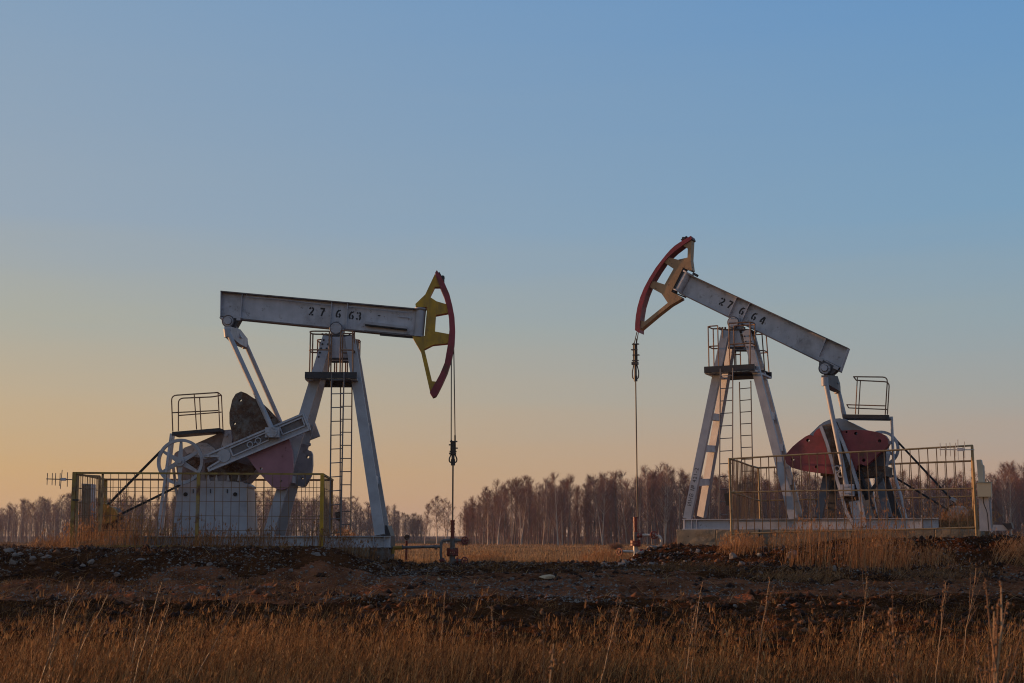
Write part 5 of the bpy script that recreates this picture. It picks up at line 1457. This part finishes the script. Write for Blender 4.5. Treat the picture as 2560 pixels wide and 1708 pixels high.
# ============================================================ stones
SG = 'pale stones on the banks and the track'
def place_stone(px, py, wpx, label, seed, m=None, flat=.6, Y0=22.0, Y1=33.5, name='stone', group=SG, hgt=None):
    """finds where the line of sight meets the ground"""
    d = ray(px, py); Y = Y0
    while Y < Y1:
        p = CAM + d*(Y/d.y)
        if p.z <= float(gh(p.x, p.y)): break
        Y += .1
    p = CAM + d*(Y/d.y)
    r = wpx/F0*Y/2
    mb = MB(); rr = random.Random(seed)
    mb.blob((0, 0, r*flat*.35), r, (1, rr.uniform(.6, .9), flat*(hgt or 1)), seed, .9, 2, rr.uniform(-.4, .4))
    o_ = mb.build(name, m or M['stone']); o_.location = (p.x, p.y, float(gh(p.x, p.y))); tag(o_, label, 'stone', group)
    return o_
place_stone(1362, 1450, 50, 'long tan broken slab lying on the track between the wells', 1, M['brick'], .30)
place_stone(1980, 1397, 30, 'pointed grey slab on the slope below the right cage', 2, flat=.85)
place_stone(1897, 1390, 12, 'tan stone on the rubble left of the pointed slab', 3, M['brick'], 1.0)
place_stone(32, 1412, 26, 'largest pale stone at the left edge', 4); place_stone(40, 1392, 22, 'pale stone just above the largest one at the left edge', 5)
place_stone(118, 1396, 34, 'long pinkish stone on the bank left of the left cage', 6, flat=.35); place_stone(206, 1418, 18, 'pale lump below the left cage gate', 7)
place_stone(228, 1410, 20, 'grey block beside the pale lump below the cage gate', 8, flat=.8); place_stone(142, 1435, 16, 'rounded stone low on the left bank', 9)
place_stone(352, 1405, 28, 'flat grey stone below the grey pedestal', 10, flat=.3); place_stone(416, 1452, 24, 'flat stone at the foot of the left bank', 11, flat=.35)
place_stone(972, 1413, 13, 'white pebble at the right end of the left mound', 12); place_stone(1097, 1454, 11, 'tan pebble on the track under the left wellhead', 13, M['brick'], .9)
place_stone(1745, 1386, 18, 'rounded stone near the top of the right rubble slope', 14, flat=.9); place_stone(1835, 1397, 24, 'big rounded stone in the right rubble slope', 15, flat=.9)
place_stone(1585, 1523, 18, 'white scrap lying in the dark ditch right of centre', 16, flat=.25, Y0=18); place_stone(1955, 1515, 28, 'white flat scrap in the ditch at the right', 17, flat=.25, Y0=18)
place_stone(2085, 1428, 15, 'upright grey stone on the right slope', 18, flat=1.3); place_stone(2165, 1422, 15, 'bluish stone right of the upright one', 19)
place_stone(2278, 1402, 9, 'pinkish stone below the right cage end', 20, M['brick'], 1.0)
rs = random.Random(5)
protos = []
for k in range(6):
    mb = MB(); mb.blob((0, 0, .25), 1, (1, rs.uniform(.65, .95), rs.uniform(.45, .75)), 100+k, 1.0, 2); o_ = mb.build('stone', M['stone']); protos.append(o_)
used = [False]*6
def scatter(n, fx, smin, smax, label):
    for i in range(n):
        while True:
            x_, y_ = fx()
            if abs(x_) < y_*.42+.3: break
        k = rs.randrange(6)
        if used[k]: o_ = protos[k].copy(); COL.objects.link(o_)
        else: o_ = protos[k]; used[k] = True
        s_ = smin + (smax-smin)*rs.random()**3
        o_.location = (x_, y_, float(gh(x_, y_))-s_*.1); o_.scale = (s_, s_, s_*rs.uniform(.7, 1.2)); o_.rotation_euler = (rs.uniform(-.3, .3), rs.uniform(-.3, .3), rs.uniform(0, 6.28))
        tag(o_, label, 'stone', SG)
def bankR():
    t_, w_ = rs.uniform(-3.6, 2.5), rs.uniform(-5.0, -2.0); return Q.O.x + t_*Q.a.x + w_*Q.n.x, Q.O.y + t_*Q.a.y + w_*Q.n.y
scatter(95, bankR, .03, .15, 'pale rubble stone on the slope below the right pad')
scatter(28, lambda: (rs.uniform(-13, -4), rs.uniform(27.3, 29.4)), .03, .13, 'pale stone on the slope in front of the left cage')
scatter(40, lambda: (rs.uniform(-5, 0), rs.uniform(27.3, 31)), .025, .09, 'small pale stone right of the left mound')
scatter(30, lambda: (rs.uniform(-3, 8), rs.uniform(26.5, 29)), .02, .07, 'small stone at the far edge of the track')
scatter(20, lambda: (rs.uniform(-10, 10), rs.uniform(21.5, 24)), .02, .05, 'small stone on the dark bank in front of the track')
# gravel: one mass of chips
def chips(n, x, y, smin, smax):
    base = np.array([(1, 0, 0), (-.5, .87, 0), (-.5, -.87, 0), (0, 0, .8)], float)
    s_ = smin + (smax-smin)*rng.random(n)**2.5
    a = rng.random(n)*6.28
    B_ = base[None]*s_[:, None, None]*rng.uniform(.6, 1.3, (n, 4, 1)); ca, sa = np.cos(a)[:, None], np.sin(a)[:, None]
    X_ = B_[:, :, 0]*ca - B_[:, :, 1]*sa; Y_ = B_[:, :, 0]*sa + B_[:, :, 1]*ca
    V = np.stack([X_+x[:, None], Y_+y[:, None], B_[:, :, 2]+gh(x, y)[:, None]-.004], -1).reshape(-1, 3)
    i = np.arange(n)*4
    return V, np.concatenate([np.stack([i, i+1, i+3], -1), np.stack([i+1, i+2, i+3], -1), np.stack([i+2, i, i+3], -1)]), np.repeat(rng.random(n), 4)
x, y = in_view(60000, 23.6, 33.5, .5)
tx, ty = x-Q.O.x, y-Q.O.y; t_ = tx*Q.a.x+ty*Q.a.y; w_ = tx*Q.n.x+ty*Q.n.y
den = .45 + .35*((x > -6) & (x < 4)) + .6*((t_ > -4) & (w_ > -5.6) & (w_ < -1.9)) + .5*((x > -14) & (x < -1) & (y > 27) & (y < 29.6))
k_ = rng.random(len(x)) < den*(.2+1.1*sstep(noise(x, y, 1.4, 61), .35, .7)); x, y = x[k_], y[k_]
v, f, r_ = chips(len(x), x, y, .008, .05)
G_chip = straw('gravel_chips', [(.06, .035, .025), (.11, .075, .055), (.16, .12, .095), (.25, .20, .16)], .9, False)
tag(link('gravel', np_mesh('gravel', v, [f], G_chip, attr=r_)), 'loose pale gravel over the track and slopes', 'gravel', kind='stuff')

def lumps(n, x, y, smin, smax):
    """irregular soil lumps: squashed octahedra"""
    base = np.array([(1, 0, 0), (0, 1, 0), (-1, 0, 0), (0, -1, 0), (0, 0, .7), (0, 0, -.5)], float)
    s_ = smin + (smax-smin)*rng.random(n)**3; a = rng.random(n)*6.28
    B_ = base[None]*s_[:, None, None]*rng.uniform(.55, 1.3, (n, 6, 1)); ca, sa = np.cos(a)[:, None], np.sin(a)[:, None]
    V = np.stack([B_[:, :, 0]*ca-B_[:, :, 1]*sa+x[:, None], B_[:, :, 0]*sa+B_[:, :, 1]*ca+y[:, None], B_[:, :, 2]+gh(x, y)[:, None]], -1).reshape(-1, 3)
    i = np.arange(n)*6; F = [np.stack([i+p, i+q, i+r], -1) for p, q, r in ((0,1,4),(1,2,4),(2,3,4),(3,0,4),(1,0,5),(2,1,5),(3,2,5),(0,3,5))]
    return V, np.concatenate(F), np.repeat(rng.random(n), 6)
x, y = in_view(26000, 18.5, 36, .5)
k_ = rng.random(len(x)) < .12+.5*np.exp(-((y-22.6)/1.6)**2)+.55*(y > 27.3)*sstep(noise(x, y, 1.8, 71), .3, .6); x, y = x[k_], y[k_]
v, f, r_ = lumps(len(x), x, y, .012, .12)
G_lump = straw('soil_lumps', [(.012, .005, .003), (.035, .013, .006), (.08, .032, .015), (.15, .07, .035)], 1.0, False)
tag(link('soil_lumps', np_mesh('soil_lumps', v, [f], G_lump, attr=r_)), 'loose dark clods along the track edge and on the slopes', 'soil', kind='stuff')
# ============================================================ birch wood
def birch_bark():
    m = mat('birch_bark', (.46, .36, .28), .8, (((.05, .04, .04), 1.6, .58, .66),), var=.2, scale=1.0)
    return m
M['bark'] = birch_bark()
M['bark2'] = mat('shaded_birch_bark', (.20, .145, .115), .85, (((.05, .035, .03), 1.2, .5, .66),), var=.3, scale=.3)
M['twig'] = mat('reddish_twigs', (.20, .072, .042), .85, var=.3, scale=.5)
M['twig2'] = mat('grey_brown_twigs', (.20, .095, .062), .85, var=.3, scale=.5)
def tree_arrays(seed, H=13.0, ntw=2300, spread=.17, low=.28, lean=0.0, forks=1):
    """returns (trunk verts, faces), (twig verts, faces); a bare birch with ascending limbs and fine drooping twigs"""
    r = np.random.default_rng(seed)
    tv, tf = [], []
    def tube(P, r0, r1, n=5):
        P = np.asarray(P); m = len(P); b = len(tv)
        for i in range(m):
            rad = r0 + (r1-r0)*i/(m-1)
            for k in range(n):
                a = 2*math.pi*k/n; tv.append((P[i, 0]+rad*math.cos(a), P[i, 1]+rad*math.sin(a), P[i, 2]))
        for i in range(m-1):
            for k in range(n):
                tf.append((b+i*n+k, b+i*n+(k+1) % n, b+(i+1)*n+(k+1) % n, b+(i+1)*n+k))
    segs = []
    for fk in range(forks):
        ph = r.uniform(0, 6.28); bend = r.normal(0, .25, 2)
        ks = np.linspace(0, 1, 9)
        dirx = (fk-(forks-1)/2)*.16
        T = np.stack([bend[0]*np.sin(ks*3+ph)+lean*H*ks+dirx*H*ks**1.2, bend[1]*np.sin(ks*2.6+ph), H*ks*(1-.06*fk)], -1); T[:, :2] -= T[0, :2]
        tube(T, H*.011/(1+.3*(forks > 1)), .015, 6)
        nl = int(62/forks**.5)
        for i in range(nl):
            k = low + (1-low)*r.random()**.8*.97
            p = np.array([np.interp(k, ks, T[:, j]) for j in range(3)])
            az = r.uniform(0, 6.28); kk = (k-low)/(1-low); L_ = H*spread*(.20+1.35*(1-kk)**.8*(.45+.55*min(1, kk*4)))*r.uniform(.6, 1.2)
            up = r.uniform(.75, 1.8)
            d = np.array([math.cos(az), math.sin(az), up]); d /= np.linalg.norm(d)
            q1 = p + d*L_*.55; d2 = d + np.array([0, 0, .25]); d2 /= np.linalg.norm(d2); q2 = q1 + d2*L_*.5
            tube([p, q1, q2], .035*(1-k)+.018, .008, 3)
            segs.append((p, q1, q2, k))
    # twigs: thin slivers springing from the limbs
    n = ntw
    S = r.integers(0, len(segs), n)
    A = np.array([s[0] for s in segs])[S]; B = np.array([s[1] for s in segs])[S]; C_ = np.array([s[2] for s in segs])[S]
    u = r.random(n)[:, None]**.75
    base = np.where(u < .5, A+(B-A)*u*2, B+(C_-B)*(u*2-1))
    dr = (C_-A)/np.linalg.norm(C_-A, axis=1)[:, None] + r.normal(0, .7, (n, 3)); dr[:, 2] += .2
    dr /= np.linalg.norm(dr, axis=1)[:, None]
    ln = r.uniform(.25, .95, n)[:, None]*H/13
    tip = base + dr*ln; tip[:, 2] -= r.random(n)*.12
    wv = np.cross(dr, r.normal(0, 1, (n, 3))); wv /= np.linalg.norm(wv, axis=1)[:, None]; wv *= r.uniform(.007, .015, n)[:, None]
    V = np.stack([base-wv, base+wv, tip], 1).reshape(-1, 3)
    # second order: two slivers from the middle of each twig
    mid = base*.45+tip*.55
    d3 = dr + r.normal(0, .55, (n, 3)); d3 /= np.linalg.norm(d3, axis=1)[:, None]
    V2 = np.stack([mid-wv*.8, mid+wv*.8, mid+d3*ln*.6], 1).reshape(-1, 3)
    V = np.concatenate([V, V2]); F = np.arange(len(V)).reshape(-1, 3)
    return np.array(tv), np.array(tf), V, F
variants = []
for k in range(10):
    a_ = tree_arrays(200+k, ntw=1900, spread=.17+.03*(k % 3), low=(.15, .25, .35, .1, .4)[k % 5], lean=(-.02, .01, .03, 0, -.01)[k % 5])
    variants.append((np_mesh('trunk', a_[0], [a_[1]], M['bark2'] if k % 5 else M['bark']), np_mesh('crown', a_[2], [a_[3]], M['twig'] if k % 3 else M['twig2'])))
open_v = []
for k in range(4):
    a_ = tree_arrays(300+k, ntw=3000, spread=.20, low=.2, forks=2 if k % 2 else 1)
    open_v.append((np_mesh('trunk', a_[0], [a_[1]], M['bark']), np_mesh('crown', a_[2], [a_[3]], M['twig2'])))
def birch(px, ytop, D, label, group, variant, rz, name='birch_tree', k=1.0):
    p = at(px, 1362, D); z = float(gh(p.x, D)); H = (at(px, ytop, D).z - z)
    rt = empty(name, (p.x, D, z), rz); s_ = H/13.0; rt.scale = (s_*k, s_*k, s_)
    tag(rt, label, 'birch', group)
    link('trunk', variant[0], rt); link('crown', variant[1], rt)
TOPX = [0, 60, 100, 180, 300, 500, 700, 850, 940, 1000, 1045, 1100, 1150, 1180, 1220, 1300, 1350, 1400, 1500, 1560, 1600, 1660, 1700, 1800, 1900, 2000, 2100, 2250, 2400, 2480, 2530, 2600]
TOPY = [1264, 1246, 1243, 1240, 1238, 1240, 1232, 1244, 1258, 1272, 1280, 1280, 1272, 1238, 1212, 1202, 1198, 1194, 1188, 1190, 1184, 1166, 1186, 1188, 1180, 1184, 1186, 1190, 1186, 1182, 1168, 1180]
rt_ = random.Random(9)
def top(px): return float(np.interp(px, TOPX, TOPY))
# single trees one can tell apart
birch(1092, 1244, 250, 'open round birch standing alone in the gap left of centre', 'birches apart from the wood', open_v[0], .3, k=1.5)
birch(1117, 1247, 252, 'forked birch beside the round one, behind the left polished rod', 'birches apart from the wood', open_v[1], 1.4, k=1.45)
birch(1062, 1262, 255, 'smaller birch at the left of the pair in the gap', 'birches apart from the wood', open_v[2], 2.4, k=1.2)
birch(1245, 1218, 205, 'bright white trunked birch at the front of the wood right of the left wellhead', 'bright birches at the wood edge', open_v[2], 2.0)
birch(1280, 1204, 207, 'second bright trunked birch right of the left wellhead', 'bright birches at the wood edge', variants[2], 4.0)
birch(1303, 1204, 208, 'two stemmed bright birch near the middle of the picture', 'bright birches at the wood edge', open_v[3], .8)
birch(1395, 1188, 206, 'tall birch with bright trunk midway between the wells', 'bright birches at the wood edge', variants[5], 1.1)
birch(1506, 1184, 205, 'spreading bright birch left of the right wellhead', 'bright birches at the wood edge', open_v[3], 3.6)
birch(1662, 1160, 208, 'tallest birch, just left of the right pumpjack tower', 'bright birches at the wood edge', open_v[1], 5.0)
birch(2530, 1162, 205, 'tall pale birch near the right edge behind the cabinet', 'bright birches at the wood edge', open_v[2], .2)
for px in np.arange(1150, 2600, 13.0):
    x_ = px + rt_.uniform(-6, 6)
    rel = 'between the two wellheads' if x_ < 1585 else ('between right wellhead and tower' if x_ < 1720 else ('behind the right cage' if x_ < 2440 else 'right of the cabinet'))
    birch(x_, top(x_) + rt_.uniform(-8, 36), rt_.uniform(208, 224), 'bare birch in the front rows of the wood ' + rel, 'front birches ' + rel, variants[rt_.randrange(10)], rt_.uniform(0, 6.28), k=rt_.uniform(.85, 1.2))
for px in np.arange(-10, 1050, 13.0):
    x_ = px + rt_.uniform(-6, 6)
    rel = 'left of the left cage' if x_ < 175 else ('behind the left cage' if x_ < 835 else 'right of the left tower')
    birch(x_, top(x_) + rt_.uniform(-6, 22), rt_.uniform(318, 345), 'distant bare birch ' + rel, 'distant birches ' + rel, variants[rt_.randrange(10)], rt_.uniform(0, 6.28), k=rt_.uniform(1.0, 1.4))
# the depth of the wood behind the front rows reads as one mass
VV, FF, TV, TF, o1, o2 = [], [], [], [], 0, 0
base_arr = [tree_arrays(400+k, ntw=1000, spread=.19, low=.04 + .1*(k % 3)) for k in range(6)]
def add_mass(x_, D, H, trunk=True):
    global o1, o2
    a_ = base_arr[rt_.randrange(6)]; s_ = H/13; c, s = math.cos(rt_.uniform(0, 6.28)), 0; s = math.sqrt(1-c*c); z = float(gh(x_, D))
    R2 = np.array([[c, -s, 0], [s, c, 0], [0, 0, 1]])*s_
    off = np.array([x_, D, z])
    v_ = a_[2] @ R2.T + off; VV.append(v_); FF.append(a_[3]+o1); o1 += len(v_)
    if not trunk: return
    v_ = a_[0] @ R2.T + off; TV.append(v_); TF.append(a_[1]+o2); o2 += len(v_)
for i in range(1500):      # saplings and undergrowth
    side = rt_.random() < .62
    px = rt_.uniform(1160, 2700) if side else rt_.uniform(-60, 1075); D = rt_.uniform(212, 300) if side else rt_.uniform(330, 420)
    p = at(px, 1362, D); add_mass(p.x, D, rt_.uniform(2.5, 8.0))
for i in range(1100):      # brush at the foot of the wood
    side = rt_.random() < .6
    px = rt_.uniform(1160, 2700) if side else rt_.uniform(-60, 1140); D = rt_.uniform(206, 240) if side else rt_.uniform(312, 360)
    if 1050 < px < 1140: D = 420
    p = at(px, 1362, D); add_mass(p.x, D, rt_.uniform(1.2, 3.2), False)
for i in range(380):
    px = rt_.uniform(1165, 2700); D = rt_.uniform(226, 300)
    if px < 1240: D = rt_.uniform(260, 300)
    p = at(px, 1362, D); H = at(px, top(px)+rt_.uniform(4, 40), D).z - float(gh(p.x, D)); add_mass(p.x, D, H)
for i in range(300):
    px = rt_.uniform(-60, 1055); D = rt_.uniform(346, 430)
    p = at(px, 1362, D); H = at(px, top(px)+rt_.uniform(3, 26), D).z - float(gh(p.x, D)); add_mass(p.x, D, H)
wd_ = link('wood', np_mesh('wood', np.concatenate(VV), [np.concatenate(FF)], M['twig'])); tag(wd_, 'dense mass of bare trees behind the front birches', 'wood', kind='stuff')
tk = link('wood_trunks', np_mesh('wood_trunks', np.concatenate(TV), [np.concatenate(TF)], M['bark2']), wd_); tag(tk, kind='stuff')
# low brush at the foot of the wood on the left
def bush(px, py, D, wpx, hpx, label, seed, m, group):
    p = at(px, py, D); z = float(gh(p.x, D)); n = 1400
    r = np.random.default_rng(seed); Wm, Hm = wpx/F0*D/2, hpx/F0*D
    a = r.uniform(0, 6.28, n); q = r.random(n)**.5*.6
    b = np.stack([q*np.cos(a)*Wm*.5, q*np.sin(a)*Wm*.5, r.random(n)*Hm*.3], -1)
    t = np.stack([b[:, 0]*1.5 + r.normal(0, Wm*.35, n), b[:, 1]*1.5 + r.normal(0, Wm*.35, n), Hm*r.uniform(.3, 1.0, n)], -1)
    d = t-b; wv = np.cross(d, r.normal(0, 1, (n, 3))); wv /= np.linalg.norm(wv, axis=1)[:, None]; wv *= .00012*D
    V = np.stack([b-wv, b+wv, t], 1).reshape(-1, 3)
    o_ = link('bush', np_mesh('bush', V, [np.arange(len(V)).reshape(-1, 3)], m), loc=(p.x, D, z)); tag(o_, label, 'bush', group)
BG = 'low bushes on the left field edge'
M['brush'] = mat('russet_brush', (.26, .12, .05), .9, var=.3, scale=2)
for i, (px, w, hh, D) in enumerate(((15, 70, 34, 90), (60, 60, 28, 88), (105, 60, 40, 92), (145, 50, 46, 90), (170, 30, 40, 80))):
    bush(px, 1362, D, w, hh, ['russet bush touching the left edge of the picture', 'low russet bush second from the left edge', 'russet bush third from the left edge', 'taller russet bush left of the cage', 'narrow russet bush right beside the left cage post'][i], i, M['brush'], BG)
for i, (px, D) in enumerate(((1540, 120), (1705, 180), (1160, 190))):
    bush(px, 1364, D, 50, 24, ['low brush at the wood foot left of the right wellhead', 'low brush at the wood foot by the right pad', 'low brush at the left end of the main wood'][i], 20+i, M['brush'], 'low brush at the foot of the wood')

# ============================================================ air
HZ = True
if HZ:
    mb = MB(); mb.box((-1000, -80, -3.2), (1000, 1560, 30))
    hm = bpy.data.materials.new('thin_evening_haze'); hm.use_nodes = True
    nt = hm.node_tree; nt.nodes.clear()
    out = nt.nodes.new('ShaderNodeOutputMaterial'); pv = nt.nodes.new('ShaderNodeVolumePrincipled')
    pv.inputs['Color'].default_value = (.62, .70, .95, 1); pv.inputs['Density'].default_value = 0.0002; pv.inputs['Anisotropy'].default_value = 0.2
    nt.links.new(pv.outputs[0], out.inputs['Volume'])
    hz = mb.build('haze', hm); tag(hz, 'thin evening haze in the air', 'haze', kind='stuff')
for m_ in bpy.data.materials: m_.use_fake_user = False
